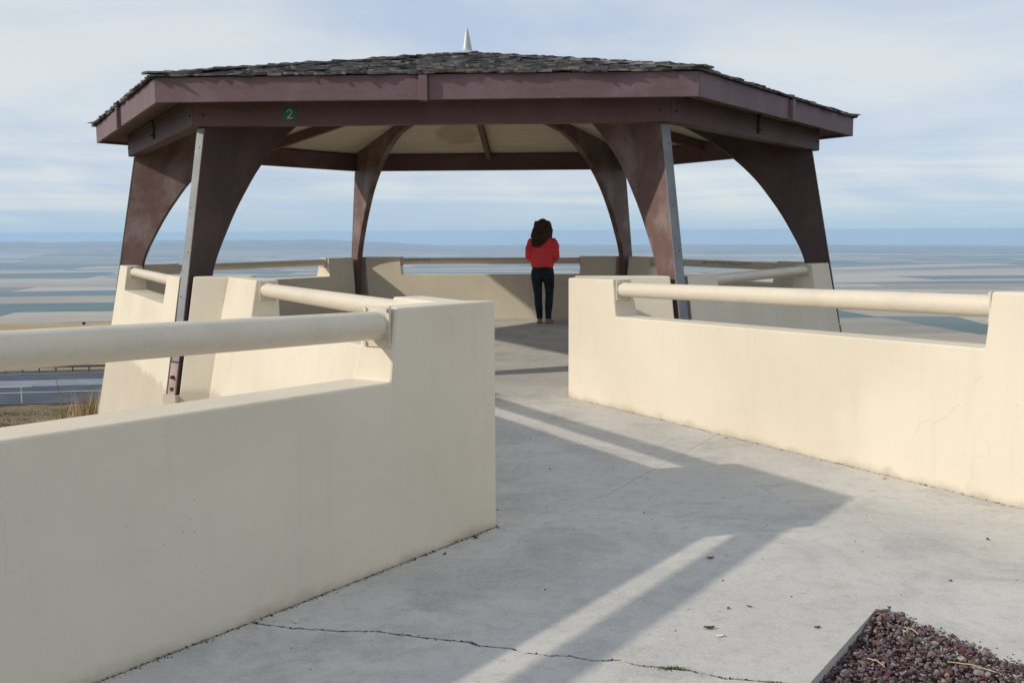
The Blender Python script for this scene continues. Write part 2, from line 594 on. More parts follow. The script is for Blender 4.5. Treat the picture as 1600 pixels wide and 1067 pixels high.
M_GROUND = mat_ground()
M_ASPHALT = mat_simple('asphalt', (0.070, 0.080, 0.100), 0.85, 0.3, 0.2, 0.4)
M_ASPHALT2 = mat_simple('worn_lane', (0.22, 0.24, 0.27), 0.85, 0.3, 0.12, 0.4)
M_LINE_W = mat_simple('white_line', (0.72, 0.72, 0.70), 0.7, 0.3, 0.12, 0.8)
M_LINE_Y = mat_simple('yellow_line', (0.55, 0.40, 0.12), 0.7, 0.3, 0.12, 0.8)
M_GALV = mat_simple('guardrail_steel', (0.16, 0.15, 0.14), 0.6, 0.4, 0.2, 2)
M_STRAW = mat_random('dry_grass', [(0.20, 0.14, 0.07), (0.32, 0.23, 0.12), (0.13, 0.11, 0.05), (0.26, 0.16, 0.075)], attr=True, scale=6)

# ------------------------------------------------------------------ setting: terrain
RE = 6.371e6
DROP = 515.0
EX, EY = 0.9887, 0.15          # direction of the highway
ROAD_Z = -14.2


def sstep(x, a, b):
    t = np.clip((x - a) / (b - a), 0, 1)
    return t * t * (3 - 2 * t)


def terrain_z(x, y):
    r = np.hypot(x, y)
    phi = np.degrees(np.arctan2(x, y))
    u = -EY * x + EX * y
    plain = -DROP - r * r / (2 * RE)
    # left of the pavilion: slope, highway bench, low crest, then the long drop
    ub = [-1e6, 4, 12, 101.0, 102.5, 129.5, 131, 285, 300, 3200, 1e7]
    zb = [-0.42, -0.42, -0.95, -14.26, -14.26, -14.26, -14.5, -21.4, -23.0, -560, -560]
    zl = np.interp(u, ub, zb)
    rb = [0, 6, 12, 68, 76, 2400, 1e7]
    zr_ = [-0.42, -0.42, -0.95, -5.6, -7.2, -560, -560]
    zr = np.interp(np.where(y > 0, r, np.abs(x) * 0.6), rb, zr_)
    w = sstep(phi, -15, 3)
    near = zl * (1 - w) + zr * w
    near = np.where(y < 1, np.maximum(near, -0.42 - 0.10 * np.maximum(np.abs(x) - 12, 0)), near)
    lump = 0.10 * np.sin(x * 0.35 + 1.3) * np.sin(y * 0.23) + 0.05 * np.sin(x * 1.1) * np.sin(y * 0.9 + 2)
    bench = (np.abs(u - 115.5) < 17) & (phi < -8)
    near = near + np.where(bench | (r < 14), 0, lump * np.clip(r / 30, 0, 1.2))
    z = np.maximum(near, plain)
    # far rim of hills, higher on the left
    hump = 235 * sstep(-phi, 2.5, 11) + 42 * sstep(-phi, -30, 0)
    hump = hump * (1 + 0.05 * np.sin(phi * 1.7) + 0.035 * np.sin(phi * 4.1 + 1) + 0.02 * np.sin(phi * 9.3))
    z = z + hump * sstep(r, 23000, 33000)
    roll = 20 * np.sin(x / 2300 + 0.7) * np.sin(y / 3100) + 12 * np.sin(x / 900) * np.sin(y / 1300 + 2)
    z = z + roll * sstep(r, 4000, 9000)
    return z


def build_terrain():
    ang = list(np.arange(-180, -34, 4.0)) + list(np.arange(-34, 34, 0.2)) + list(np.arange(34, 180, 4.0))
    rad = [0.0]
    r = 1.5
    while r < 39500:
        rad.append(r)
        r *= 1.013 if 60 < r < 330 else (1.06 if r < 60 else 1.035)
    rad.append(39500.0)
    A, RR = np.meshgrid(np.radians(ang), np.array(rad[1:]))
    X = RR * np.sin(A)
    Y = RR * np.cos(A)
    Z = terrain_z(X, Y)
    n = len(ang)
    verts = np.stack([X, Y, Z], -1).reshape(-1, 3)
    nr = len(rad) - 1
    faces = []
    for i in range(nr - 1):
        for k in range(n):
            k2 = (k + 1) % n
            faces.append((i * n + k, i * n + k2, (i + 1) * n + k2, (i + 1) * n + k))
    c = len(verts)
    verts = np.vstack([verts, [[0, 0, -0.42]]])
    for k in range(n):
        faces.append((c, (k + 1) % n, k))
    me = bpy.data.meshes.new('ground')
    me.from_pydata(verts.tolist(), [], faces)
    me.materials.append(M_GROUND)
    me.polygons.foreach_set('use_smooth', [True] * len(me.polygons))
    me.update()
    bm = bmesh.new()
    bm.from_mesh(me)
    bmesh.ops.recalc_face_normals(bm, faces=bm.faces)
    if sum(f.normal.z for f in list(bm.faces)[:200]) < 0:
        bmesh.ops.reverse_faces(bm, faces=bm.faces)
    bm.to_mesh(me)
    bm.free()
    o = link('ground', me)
    tag(o, 'dry grassy hilltop falling away to a wide plain of strip fields', 'ground', kind='structure')


build_terrain()


def road_pt(s, u, z):
    return Vector((EX * s - EY * u, EY * s + EX * u, z))


def strip(name, s0, s1, u0, u1, z, mat, parent=None, n=1):
    v, f = [], []
    for i in range(n + 1):
        s = s0 + (s1 - s0) * i / n
        v += [road_pt(s, u0, z), road_pt(s, u1, z)]
    for i in range(n):
        f.append((2 * i, 2 * i + 2, 2 * i + 3, 2 * i + 1))
    return link(name, mesh(name, v, f, mat), parent)


hw = strip('highway', -140, 15, 102.5, 128.0, ROAD_Z, M_ASPHALT)
tag(hw, 'dark asphalt highway below the hilltop on the left', 'road', kind='structure')
strip('worn_lane', -140, 15, 114.4, 119.2, ROAD_Z + 0.02, M_ASPHALT2, hw)
strip('edge_line', -140, 15, 109.8, 110.05, ROAD_Z + 0.04, M_LINE_W, hw)
strip('edge_line', -140, 15, 124.3, 124.5, ROAD_Z + 0.04, M_LINE_Y, hw)
for k in range(13):
    s = -140 + k * 11.6
    strip('lane_dash', s, s + 3.2, 114.05, 114.3, ROAD_Z + 0.04, M_LINE_W, hw)

gr = empty('guardrail', road_pt(-60, 126.4, ROAD_Z))
tag(gr, 'long dark steel guardrail on posts along the far edge of the highway', 'guardrail')
mb = MB().box((0, 0, 0.35), (0.075, 0.06, 0.42))
pm = mb.me('post', M_GALV)
rot = math.atan2(EY, EX)
gr.rotation_euler = (0, 0, rot)
for k in range(36):
    link('post', pm, gr, (-60 + 1.8 * k + 40, 0.06, 0))
mb = MB()
prof = [(-0.02, 0.42), (-0.08, 0.48), (-0.02, 0.55), (-0.02, 0.60), (-0.08, 0.66), (-0.02, 0.73)]
v, f = [], []
for sx in (-30, 46):
    for (py, pz) in prof:
        v.append((sx, py - 0.02, pz))
    for (py, pz) in prof[::-1]:
        v.append((sx, py - 0.005, pz))
n = len(prof) * 2
f = [(k, (k + 1) % n, n + (k + 1) % n, n + k) for k in range(n)]
link('rail_beam', mesh('rail_beam', v, f, M_GALV), gr)


def delineator(s, u, h, label):
    e = empty('delineator_post', road_pt(s, u, ROAD_Z - 0.2), rot)
    tag(e, label, 'marker post', 'slim marker posts beside the highway')
    MB().box((0, 0, h / 2), (0.05, 0.02, h / 2)).ob('post', M_LINE_W, e)
    MB().box((0, -0.024, h - 0.18), (0.035, 0.006, 0.07)).ob('reflector', M_ASPHALT2, e)


delineator(-33.3, 106.3, 1.9, 'taller white marker post on the near highway shoulder, at the photo edge')
delineator(-30.3, 103.4, 1.6, 'shorter pale marker post on the grass verge, nearer than the other')

# ------------------------------------------------------------------ setting: pavilion plan (hexagon)
CX, CY, TH = -0.5374, 13.4526, -0.05242
C0 = Vector((CX, CY, 0))
EDGE = {'front': 270, 'right_front': 330, 'right_back': 30, 'back': 90, 'left_back': 150, 'left_front': 210}
CORNER = {'fl': -120, 'fr': -60, 'r': 0, 'br': 60, 'bl': 120, 'l': 180}
T30 = math.tan(R(30))


def edge_frame(e):
    a = R(EDGE[e]) + TH
    n = Vector((math.cos(a), math.sin(a), 0))
    t = Vector((-n.y, n.x, 0))
    return n, t


def hexpt(e, ap, s, z):
    n, t = edge_frame(e)
    return C0 + n * ap + t * s + Vector((0, 0, z))


def cornerpt(k, r, z):
    a = R(CORNER[k]) + TH
    return C0 + Vector((math.cos(a) * r, math.sin(a) * r, z))


# approach walls in plan
P1 = Vector((-0.079, 5.071, 0))
D1 = Vector((-0.5761, -0.8174, 0))
N1 = Vector((-0.8174, 0.5761, 0))
D2 = Vector((-0.447, 0.8945, 0)).normalized()
N2 = Vector((-D2.y, D2.x, 0))
R1 = Vector((0.485, 9.121, 0))
D3 = Vector((0.4924, -0.8704, 0))
N3 = Vector((0.8704, 0.4924, 0))
G0 = Vector((1.379, 3.917, 0))
GL = Vector((-0.571, -0.821, 0))
GR = Vector((0.451, -0.8925, 0))

# ------------------------------------------------------------------ concrete slabs
crack = [(-0.984, 3.807), (-0.802, 3.741), (-0.632, 3.715), (-0.491, 3.707), (-0.309, 3.644), (-0.157, 3.603), (-0.119, 3.568), (-0.01, 3.544),
         (0.039, 3.504), (0.122, 3.481), (0.193, 3.475), (0.261, 3.435), (0.356, 3.44), (0.41, 3.396), (0.511, 3.369), (0.577, 3.351), (0.68, 3.289),
         (0.82, 3.261), (0.93, 3.235)]


def rough_line(pts, step=0.022, amp=0.0045, off=0.0, seed=0):
    """walk a polyline in small steps with a ragged sideways offset"""
    g = np.random.default_rng(seed)
    out = []
    for (a, b) in zip(pts[:-1], pts[1:]):
        a, b = Vector((*a, 0)), Vector((*b, 0))
        L = (b - a).length
        d = (b - a) / L
        nn = Vector((-d.y, d.x, 0))
        k = max(1, int(L / step))
        for i in range(k):
            p = a + d * (L * i / k) + nn * (off + abs(g.normal(0, amp)) * (1 if off >= 0 else -1))
            out.append((p.x, p.y))
    out.append(pts[-1])
    return out


def v2(p):
    return (p.x, p.y)


slab = empty('walkway')
tag(slab, 'worn grey concrete walkway and pavilion floor with a long ragged crack', 'pavement', kind='structure')
ZB = -0.13


def slab_piece(outline, name='paving_slab', z=0.0, bev=True):
    o = MB().poly(outline, ZB, z).ob(name, M_SLAB, slab)
    return o


GAP = 0.011
hexo = [v2(hexpt('front', 4.02, -2.28, 0)), v2(hexpt('front', 4.02, 2.28, 0))]
hexfloor = []
for k in ('fl', 'fr', 'r', 'br', 'bl', 'l'):
    hexfloor.append(v2(cornerpt(k, 4.62, 0)))
slab_piece(hexfloor)
# joint across the corridor
JA = Vector((1.418 + 0.28, 7.332 + 0.508, 0))
JD = (Vector((0.767, 6.148, 0)) - Vector((1.418, 7.332, 0))).normalized()
w2f = lambda l: P1 + D2 * l - N2 * GAP
w3f = lambda l: R1 + D3 * l - N3 * GAP
fa = hexpt('front', 4.011, -1.9, 0)
fb = hexpt('front', 4.011, 1.35, 0)
# crossing of the joint with the two corridor sides


def cross(p, d, q, e):
    den = d.x * e.y - d.y * e.x
    t = ((q.x - p.x) * e.y - (q.y - p.y) * e.x) / den
    return p + d * t


J = Vector((1.418, 7.332, 0))
jr = cross(J, JD, w3f(0), D3)
jl = cross(J, JD, w2f(0), D2)
jn = Vector((-JD.y, JD.x, 0)) * 0.0018
side = 1 if (w3f(5) - J).dot(Vector((-JD.y, JD.x, 0))) > 0 else -1
# this joint runs along the walk, splitting it lengthwise
far_piece = [v2(w3f(-0.02)), v2(jr - jn * side), v2(cross(J, JD, fb, edge_frame('front')[1]) - jn * side)]
jend = J + JD * 2.9
pieceR = [v2(fb), v2(w3f(-0.05)), v2(w3f(1.8)), v2(jr - jn * side)]
jl2 = cross(J, JD, P1, D2)
# whole walk beyond the crack, cut by the joint into two slabs
A_left = P1 + N1 * -GAP
crk_far = rough_line(crack, off=0.0022, seed=3)
crk_near = rough_line(crack, off=-0.0022, seed=4)
g_left = lambda l: G0 + GL * l
g_right = lambda l: G0 + GR * l
jq = J + JD * 1.9
w1f = lambda l: P1 + D1 * l - N1 * GAP
front_l, front_r = hexpt('front', 4.012, -1.72, 0), hexpt('front', 4.012, 1.30, 0)
JS = jn * side
slab1 = [v2(front_l), v2(w2f(0.02))] + [v2(w1f(0.0)), v2(jq - JS), v2(jr - JS), v2(w3f(0.0)), v2(front_r)]
slab_piece(slab1[::-1])
slab2 = [v2(w1f(0.004)), v2(w1f(1.50))] + crk_far + [v2(g_left(0.0)), v2(g_right(4.2)), (6.0, 0.2), (6.0, 4.9), v2(w3f(5.3)), v2(w3f(2.0)), v2(jr + JS), v2(jq + JS)]
slab_piece(slab2)
slab3 = crk_near[::-1] + [v2(w1f(1.56)), v2(w1f(5.6)), (-1.0, -2.0), v2(g_left(4.2))] + [v2(g_left(0.86))]
slab_piece(slab3)

# gravel bed in its corner
M_SOIL = mat_simple('gravel_soil', (0.07, 0.045, 0.04), 0.95, 0.1, 0.4, 30)
bed = MB().poly([v2(g_left(-0.02)), v2(g_left(4.2)), v2(g_right(4.2))], ZB - 0.05, -0.062).ob('gravel_bed', M_SOIL)
tag(bed, 'dark soil bed under the red gravel at the walkway corner', 'ground', kind='structure')


def stones(name, pts, sizes, mat, seed):
    g = np.random.default_rng(seed)
    t = (1 + 5 ** 0.5) / 2
    iv = np.array([(-1, t, 0), (1, t, 0), (-1, -t, 0), (1, -t, 0), (0, -1, t), (0, 1, t), (0, -1, -t), (0, 1, -t), (t, 0, -1), (t, 0, 1), (-t, 0, -1), (-t, 0, 1)], float)
    iv /= np.linalg.norm(iv[0])
    jf = np.array([(0, 11, 5), (0, 5, 1), (0, 1, 7), (0, 7, 10), (0, 10, 11), (1, 5, 9), (5, 11, 4), (11, 10, 2), (10, 7, 6), (7, 1, 8), (3, 9, 4), (3, 4, 2), (3, 2, 6), (3, 6, 8), (3, 8, 9), (4, 9, 5), (2, 4, 11), (6, 2, 10), (8, 6, 7), (9, 8, 1)])
    V, F, T = [], [], []
    for i, (p, s) in enumerate(zip(pts, sizes)):
        w = iv * (1 + g.normal(0, 0.16, (12, 1)))
        w = w * np.array([1, g.uniform(0.6, 1), g.uniform(0.45, 0.85)])
        q = Matrix.Rotation(g.uniform(0, 6.28), 3, 'Z') @ Matrix.Rotation(g.uniform(-0.7, 0.7), 3, 'X')
        w = w @ np.array(q).T * s + np.array(p)
        V.append(w)
        F.append(jf + 12 * i)
        T += [g.uniform()] * 12
    V = np.vstack(V)
    F = np.vstack(F)
    me = mesh(name, V.tolist(), F.tolist(), mat)
    at = me.attributes.new('tint', 'FLOAT', 'POINT')
    at.data.foreach_set('value', T)
    return link(name, me)


M_GRAVEL = mat_random('lava_gravel', [(0.10, 0.042, 0.042), (0.16, 0.082, 0.082), (0.075, 0.062, 0.072), (0.23, 0.13, 0.115), (0.16, 0.15, 0.165), (0.34, 0.29, 0.27), (0.12, 0.055, 0.055), (0.21, 0.18, 0.19), (0.11, 0.07, 0.078)], 0.85, True, 60)
pts, szs = [], []
g = np.random.default_rng(5)
while len(pts) < 20000:
    l = g.uniform(0, 2.6)
    m = g.uniform(0, 2.6)
    if l + m > 2.7:
        continue
    if g.uniform() > math.exp(-(l + m) * 0.35):
        continue
    p = G0 + GL * l + GR * m
    inset = (p - G0).dot(Vector((0.821, -0.571, 0)))
    if inset < 0.012:
        continue
    s = float(np.clip(g.lognormal(-5.35, 0.55), 0.002, 0.021))
    rim = (p - G0).dot(Vector((-0.8925, -0.451, 0)))       # distance from the right-hand edge
    heap = 0.062 * math.exp(-max(rim, 0) / 0.16)
    pts.append((p.x, p.y, -0.055 + heap + g.uniform(0, 0.016) + 0.01 * math.sin(p.x * 7) * math.sin(p.y * 6)))
    szs.append(s)
for i in range(1500):                                       # packed along the right-hand edge
    p = G0 + GR * g.uniform(0.01, 2.6) - Vector((0.8925, 0.451, 0)) * abs(g.normal(0, 0.02))
    s = float(np.clip(g.lognormal(-5.2, 0.35), 0.003, 0.013))
    pts.append((p.x, p.y, g.uniform(-0.02, 0.004)))
    szs.append(s)
for i in range(420):                                        # stones kicked out over the right-hand edge
    m = g.uniform(0.05, 2.6)
    p = G0 + GR * m + Vector((0.8925, 0.451, 0)) * abs(g.normal(0, 0.012 + 0.016 * math.sin(m * 9) ** 2))
    s = float(np.clip(g.lognormal(-5.35, 0.35), 0.0025, 0.010))
    pts.append((p.x, p.y, s * 0.5))
    szs.append(s)
o = stones('gravel', pts, szs, M_GRAVEL, 9)
tag(o, 'reddish brown lava gravel filling the bed at the lower right', 'gravel', kind='stuff')


# ------------------------------------------------------------------ walls
def wall_mesh(name, org, d, n, pts, inner, outer, mat, m0=0.0, m1=0.0, smin=None, smax=None):
    """prism over an elevation outline (s, z); inner/outer give the two faces' offsets at height z;
    end points shear by m0/m1 with the offset so ends can be mitred"""
    S0 = min(p[0] for p in pts) if smin is None else smin
    S1 = max(p[0] for p in pts) if smax is None else smax
    v = []
    for off in (inner, outer):
        for (s, z) in pts:
            o = off(z)
            ss = s + (m0 * o if abs(s - S0) < 1e-6 else 0) + (m1 * o if abs(s - S1) < 1e-6 else 0)
            v.append(org + d * ss + n * o + Vector((0, 0, z)))
    N = len(pts)
    f = [tuple(range(N))[::-1], tuple(range(N, 2 * N))] + [(k, (k + 1) % N, N + (k + 1) % N, N + k) for k in range(N)]
    me = mesh(name, v, f, mat)
    bm = bmesh.new()
    bm.from_mesh(me)
    bmesh.ops.recalc_face_normals(bm, faces=bm.faces)
    bm.to_mesh(me)
    bm.free()
    return me


def rail_with_plates(parent, a, b, r, n_out):
    """round steel rail between two notch ends, a square plate with bolts at each end"""
    a, b = Vector(a), Vector(b)
    d = (b - a).normalized()
    rail = smooth_by_angle(MB().tube([a + d * 0.012, a + d * 0.2, b - d * 0.2, b - d * 0.012], r, 28).ob('rail', M_RAIL, parent))
    up = Vector((0, 0, 1))
    sd = d.cross(up).normalized()
    up2 = sd.cross(d)
    hw_, hh_ = r * 1.22, r * 1.45
    for p, sg in ((a, 1), (b, -1)):
        M = Matrix((sd, d * sg, up2)).transposed().to_4x4()
        M.translation = p
        bevel(MB().box((0, 0.007, -0.004), (hw_, 0.007, hh_), M).ob('flange_plate', M_PLATE, rail), 0.003, 1)
        smooth_by_angle(MB().tube([p + d * sg * 0.0142, p + d * sg * 0.019, p + d * sg * 0.025], [r * 1.10, r * 1.075, r * 1.0], 24).ob('weld_bead', M_PLATE, rail))
        for i in (-1, 1):
            for j in (-1, 1):
                q = Vector((i * hw_ * 0.80, 0.0, j * hh_ * 0.82 - 0.004))
                mbx = MB()
                mbx.tube([M @ (q + Vector((0, 0.0145, 0))), M @ (q + Vector((0, 0.024, 0)))], 0.0085, 6)
                mbx.ob('bolt', M_PLATE, rail)
    return rail


ZT, ZL, ZBASE = 1.02, 0.735, -2.6
AP_I, AP_O, BAT = 3.72, 3.90, 0.17
GAPW = 0.125
in_f = lambda z: AP_I - BAT * (ZT - z) if z > 0 else AP_I - BAT * ZT
out_f = lambda z: AP_O + BAT * (ZT - z)


def pavilion_wall(e, label):
    n, t = edge_frame(e)
    root = empty('parapet_wall', hexpt(e, 3.8, 0, -0.13))
    tag(root, label, 'parapet wall', 'low concrete walls around the pavilion')
    pts = [(-0.01, ZBASE), (-0.01, ZT), (0, 0)]
    # elevation outline; ends follow the radial gap beside each column
    Nt, Nl = 1.46, 1.43
    E = 9.0
    outline = [(-E, ZBASE), (-E, 0.0), (-E, ZT), (-Nt, ZT), (-Nl, ZL), (Nl, ZL), (Nt, ZT), (E, ZT), (E, 0.0), (E, ZBASE)]
    v = []
    for off in (in_f, out_f):
        for (s, z) in outline:
            ap = off(z)
            if abs(s) == E:
                s = math.copysign(ap * T30 - GAPW, s)
            v.append(C0 + n * ap + t * s + Vector((0, 0, z)))
    N = len(outline)
    f = [(0, 1, 8, 9), (1, 2, 3, 4, 5, 6, 7, 8)]
    f += [tuple(N + k for k in q)[::-1] for q in f]
    f = [tuple(q) for q in f] + [(k, (k + 1) % N, N + (k + 1) % N, N + k) for k in range(N)]
    me = mesh('concrete_wall', v, f, M_WALL)
    bm = bmesh.new()
    bm.from_mesh(me)
    bmesh.ops.recalc_face_normals(bm, faces=bm.faces)
    bm.to_mesh(me)
    bm.free()
    o = link('concrete_wall', me)
    o.parent = root
    o.matrix_parent_inverse = root.matrix_world.inverted() if False else Matrix.Translation(-root.location)
    bevel(o, 0.008, 2)
    apc = (AP_I + AP_O) / 2
    za = ZT - 0.068
    rl = rail_with_plates(root, hexpt(e, apc, -Nt + 0.008, za), hexpt(e, apc, Nt - 0.008, za), 0.053, n)
    for ch in (rl,):
        ch.matrix_parent_inverse = Matrix.Translation(-root.location)
    return root, rl


rails = {}
rails['left_front'] = pavilion_wall('left_front', 'sunlit battered parapet wall at the left end of the pavilion, short rail in its notch')
rails['left_back'] = pavilion_wall('left_back', 'shaded parapet wall between the left column and the far left column')
rails['back'] = pavilion_wall('back', 'far parapet wall and rail that the person in red stands at')
rails['right_back'] = pavilion_wall('right_back', 'shaded parapet wall between the far right column and the right end column')
rails['right_front'] = pavilion_wall('right_front', 'grey shaded parapet wall behind the long right rail, ending at the right column')

# dark scribbles rubbed on two of the rails
M_INK = mat_simple('ink', (0.03, 0.03, 0.032), 0.7, 0.3, 0.2, 40)


def scribble(e, s0, s1, seed):
    root, rl = rails[e]
    g = np.random.default_rng(seed)
    apc, za, r = (AP_I + AP_O) / 2, ZT - 0.068, 0.0537
    n, t = edge_frame(e)
    s = s0
    dr = 1 if s1 > s0 else -1
    while (s1 - s) * dr > 0:
        mb = MB()
        pts = []
        w = g.uniform(0.03, 0.055)
        for k in range(6):
            a = g.uniform(-0.15, 0.75)
            pts.append(C0 + n * (apc - r * math.cos(a)) + t * (s + dr * w * k / 5) + Vector((0, 0, za + r * math.sin(a))))
        mb.tube(pts, 0.0032, 5)
        o = mb.ob('ink_mark', M_INK, rl)
        s += dr * (w + g.uniform(0.01, 0.03))


scribble('back', 1.40, 0.98, 1)
scribble('right_back', 0.15, -0.85, 2)

# ---- left approach wall: stub, wall back to it, and the near wall
apl = empty('approach_wall', (P1.x, P1.y, -0.13))
tag(apl, 'large cream approach wall at the left with thick pipe rails and a shaded near face', 'parapet wall')
INV = Matrix.Translation(-apl.location)


def under(o, root):
    o.parent = root
    o.matrix_parent_inverse = Matrix.Translation(-Vector(root.location))
    return o


def kids(rl, root):
    return under(rl, root)


def stub(root, s_in, s_end, top):
    """short pier beside a front column; the end at the column is cut along the gap"""
    n, t = edge_frame('front')
    sg = 1 if s_end > s_in else -1
    v = []
    outl = [(0, ZBASE), (0, top), (1, top), (1, ZBASE)]
    for off in (in_f, out_f):
        for (k, z) in outl:
            ap = off(z)
            s = s_in if k == 0 else sg * (ap * T30 - 0.10)
            v.append(C0 + n * ap + t * s + Vector((0, 0, z)))
    f = [(0, 1, 2, 3), (7, 6, 5, 4)] + [(k, (k + 1) % 4, 4 + (k + 1) % 4, 4 + k) for k in range(4)]
    me = mesh('pier', v, f, M_WALL)
    bm = bmesh.new()
    bm.from_mesh(me)
    bmesh.ops.recalc_face_normals(bm, faces=bm.faces)
    bm.to_mesh(me)
    bm.free()
    return bevel(under(link('pier', me), root), 0.012, 2)


stub(apl, -1.62, -3, ZT + 0.012)
L2 = 5.06
p_in = lambda z: 0.0
p_out = lambda z: 0.17 + 0.20 * (1.09 - z)
z2 = lambda l: 1.085 - 0.011 * l
mk = 0.597
o2 = [(0.0006, ZBASE), (0.0006, z2(0)), (0.93, z2(0.93)), (0.96, z2(0.96) - 0.295), (4.08, z2(4.08) - 0.295), (4.11, z2(4.11)), (L2, z2(L2)), (L2, ZBASE)]
me = wall_mesh('concrete_wall', P1, D2, N2, o2, p_in, p_out, M_WALL, mk, 0.567)
bevel(under(link('concrete_wall', me), apl), 0.010, 2)
cn = 0.092
kids(rail_with_plates(apl, P1 + D2 * 0.938 + N2 * cn + Vector((0, 0, z2(0.93) - 0.083)), P1 + D2 * 4.10 + N2 * cn + Vector((0, 0, z2(4.1) - 0.083)), 0.057, N2), apl)
z1 = lambda l: 1.10 + 0.012 * l
o1 = [(0.0006, ZBASE), (0.0006, z1(0)), (0.705, z1(0.7)), (0.748, 0.797), (4.15, 0.862), (4.19, z1(4.2)), (5.4, z1(5.4)), (5.4, ZBASE)]
me = wall_mesh('concrete_wall', P1, D1, N1, o1, p_in, p_out, M_WALL, mk, 0.0)
bevel(under(link('concrete_wall', me), apl), 0.010, 2)
kids(rail_with_plates(apl, P1 + D1 * 0.722 + N1 * cn + Vector((0, 0, 1.032)), P1 + D1 * 4.17 + N1 * cn + Vector((0, 0, 1.130)), 0.061, N1), apl)

# ---- right approach wall
apr = empty('approach_wall', (R1.x, R1.y, -0.13))
tag(apr, 'large sunlit cream approach wall at the right with one long pipe rail', 'parapet wall')
stub(apr, 1.31, 3, ZT + 0.004)
z3 = lambda l: 1.026 + 0.0185 * l
o3 = [(0.0, ZBASE), (0.0, z3(0)), (0.66, z3(0.66)), (0.70, 0.742), (4.07, 0.803), (4.10, z3(4.1)), (5.25, z3(5.25)), (5.25, ZBASE)]
me = wall_mesh('concrete_wall', R1, D3, N3, o3, p_in, lambda z: 0.16 + 0.20 * (1.06 - z), M_WALL, -1.0, 0.0)
bevel(under(link('concrete_wall', me), apr), 0.010, 2)
kids(rail_with_plates(apr, R1 + D3 * 0.676 + N3 * 0.088 + Vector((0, 0, 0.955)), R1 + D3 * 4.085 + N3 * 0.088 + Vector((0, 0, 1.022)), 0.0585, N3), apr)

# ------------------------------------------------------------------ pavilion
pav = empty('pavilion', (CX, CY, 0.0))
tag(pav, 'open six-sided brown timber pavilion with curved columns and a shake roof', 'pavilion')
PM = Matrix.Translation(-Vector((CX, CY, 0)))


def pv(o, parent=None):
    """hang a part built in world coordinates under the pavilion (or under one of its parts)"""
    if parent is None:
        o.parent = pav
        o.matrix_parent_inverse = PM
    else:
        o.parent = parent
    return o


RB, ZBM = 4.322, 2.387
TAN_R = 0.196
AE = 4.09                 # eave apothem
DECK_U = lambda ap: 2.568 + TAN_R * (AE - ap)      # underside of the deck
DECK_T = lambda ap: 2.765 + TAN_R * (AE - ap)     # top of the deck
HIP_U = lambda r: DECK_U(r * 0.8660)

col_prof_in = [(4.33, -0.03), (4.275, 0.5), (4.20, 0.95), (4.13, 1.17), (4.02, 1.38), (3.89, 1.60), (3.75, 1.80), (3.55, 2.05), (3.27, 2.31), (2.95, 2.535), (2.62, 2.71), (2.30, 2.83)]


def smooth_profile(pts, sub=4):
    out = []
    for i in range(len(pts) - 1):
        p0, p1, p2, p3 = pts[max(i - 1, 0)], pts[i], pts[i + 1], pts[min(i + 2, len(pts) - 1)]
        for k in range(sub):
            t_ = k / sub
            out.append(tuple(0.5 * (2 * p1[c] + (p2[c] - p0[c]) * t_ + (2 * p0[c] - 5 * p1[c] + 4 * p2[c] - p3[c]) * t_ ** 2
                                    + (3 * p1[c] - p0[c] - 3 * p2[c] + p3[c]) * t_ ** 3) for c in (0, 1)))
    return out + [pts[-1]]


col_prof_in = smooth_profile(col_prof_in)
RO = lambda z: 4.655 - 0.18323 * z


def column_mesh():
    th = 0.043
    prof = [(RO(-0.03), -0.03), (RO(2.387), 2.387), (4.16, 2.388), (4.16, HIP_U(4.16) - 0.004), (2.30, HIP_U(2.3) - 0.004)] + col_prof_in[::-1]
    v = []
    for sgn in (-1, 1):
        for (r, z) in prof:
            v.append((r, sgn * th, z))
    N = len(prof)
    f = [tuple(range(N)), tuple(range(N, 2 * N))[::-1]] + [(k, (k + 1) % N, N + (k + 1) % N, N + k) for k in range(N)]
    me = mesh('column', v, f, M_COLUMN_SHADE)
    bm = bmesh.new()
    bm.from_mesh(me)
    bmesh.ops.recalc_face_normals(bm, faces=bm.faces)
    bmesh.ops.triangulate(bm, faces=[q for q in bm.faces if len(q.verts) > 4])
    bm.to_mesh(me)
    bm.free()
    return me


def slanted_box(r0off, r1off, z0, z1, hw, mat, name):
    v = []
    for z in (z0, z1):
        for dr in (r0off, r1off):
            for y in (-hw, hw):
                v.append((RO(z) + dr, y, z))
    f = [(0, 1, 3, 2), (4, 6, 7, 5), (0, 2, 6, 4), (1, 5, 7, 3), (0, 4, 5, 1), (2, 3, 7, 6)]
    me = mesh(name, v, f, mat)
    bm = bmesh.new()
    bm.from_mesh(me)
    bmesh.ops.recalc_face_normals(bm, faces=bm.faces)
    bm.to_mesh(me)
    bm.free()
    return me


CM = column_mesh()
CM_LIT = CM.copy()
CM_LIT.materials[0] = M_COLUMN_LIT
FLM = slanted_box(0.001, 0.010, 0.27, 2.375, 0.046, M_FLASH, 'edge_flashing')
SHM = slanted_box(0.001, 0.016, -0.03, 0.255, 0.047, M_SHOE, 'base_shoe')
NAIL = MB().tube([(0.010, 0, 0), (0.014, 0, 0)], 0.006, 6).me('nail_head', M_DARK)
BOLT = MB().tube([(0.0, 0, 0), (0.020, 0, 0)], 0.017, 6).tube([(0.018, 0, 0), (0.036, 0, 0)], 0.010, 8).me('bolt', M_RUST)
SLOT = MB().box((0.009, 0, 0), (0.009, 0.022, 0.018)).me('drain_slot', M_DARK)
SBOLT = MB().tube([(0, 0.043, 0), (0, 0.058, 0)], 0.014, 6).me('side_bolt', M_RUST)
FOOT = MB().box((4.50, 0, -1.33), (0.20, 0.085, 1.3)).me('footing', M_WALL)
CAPW = 0.0
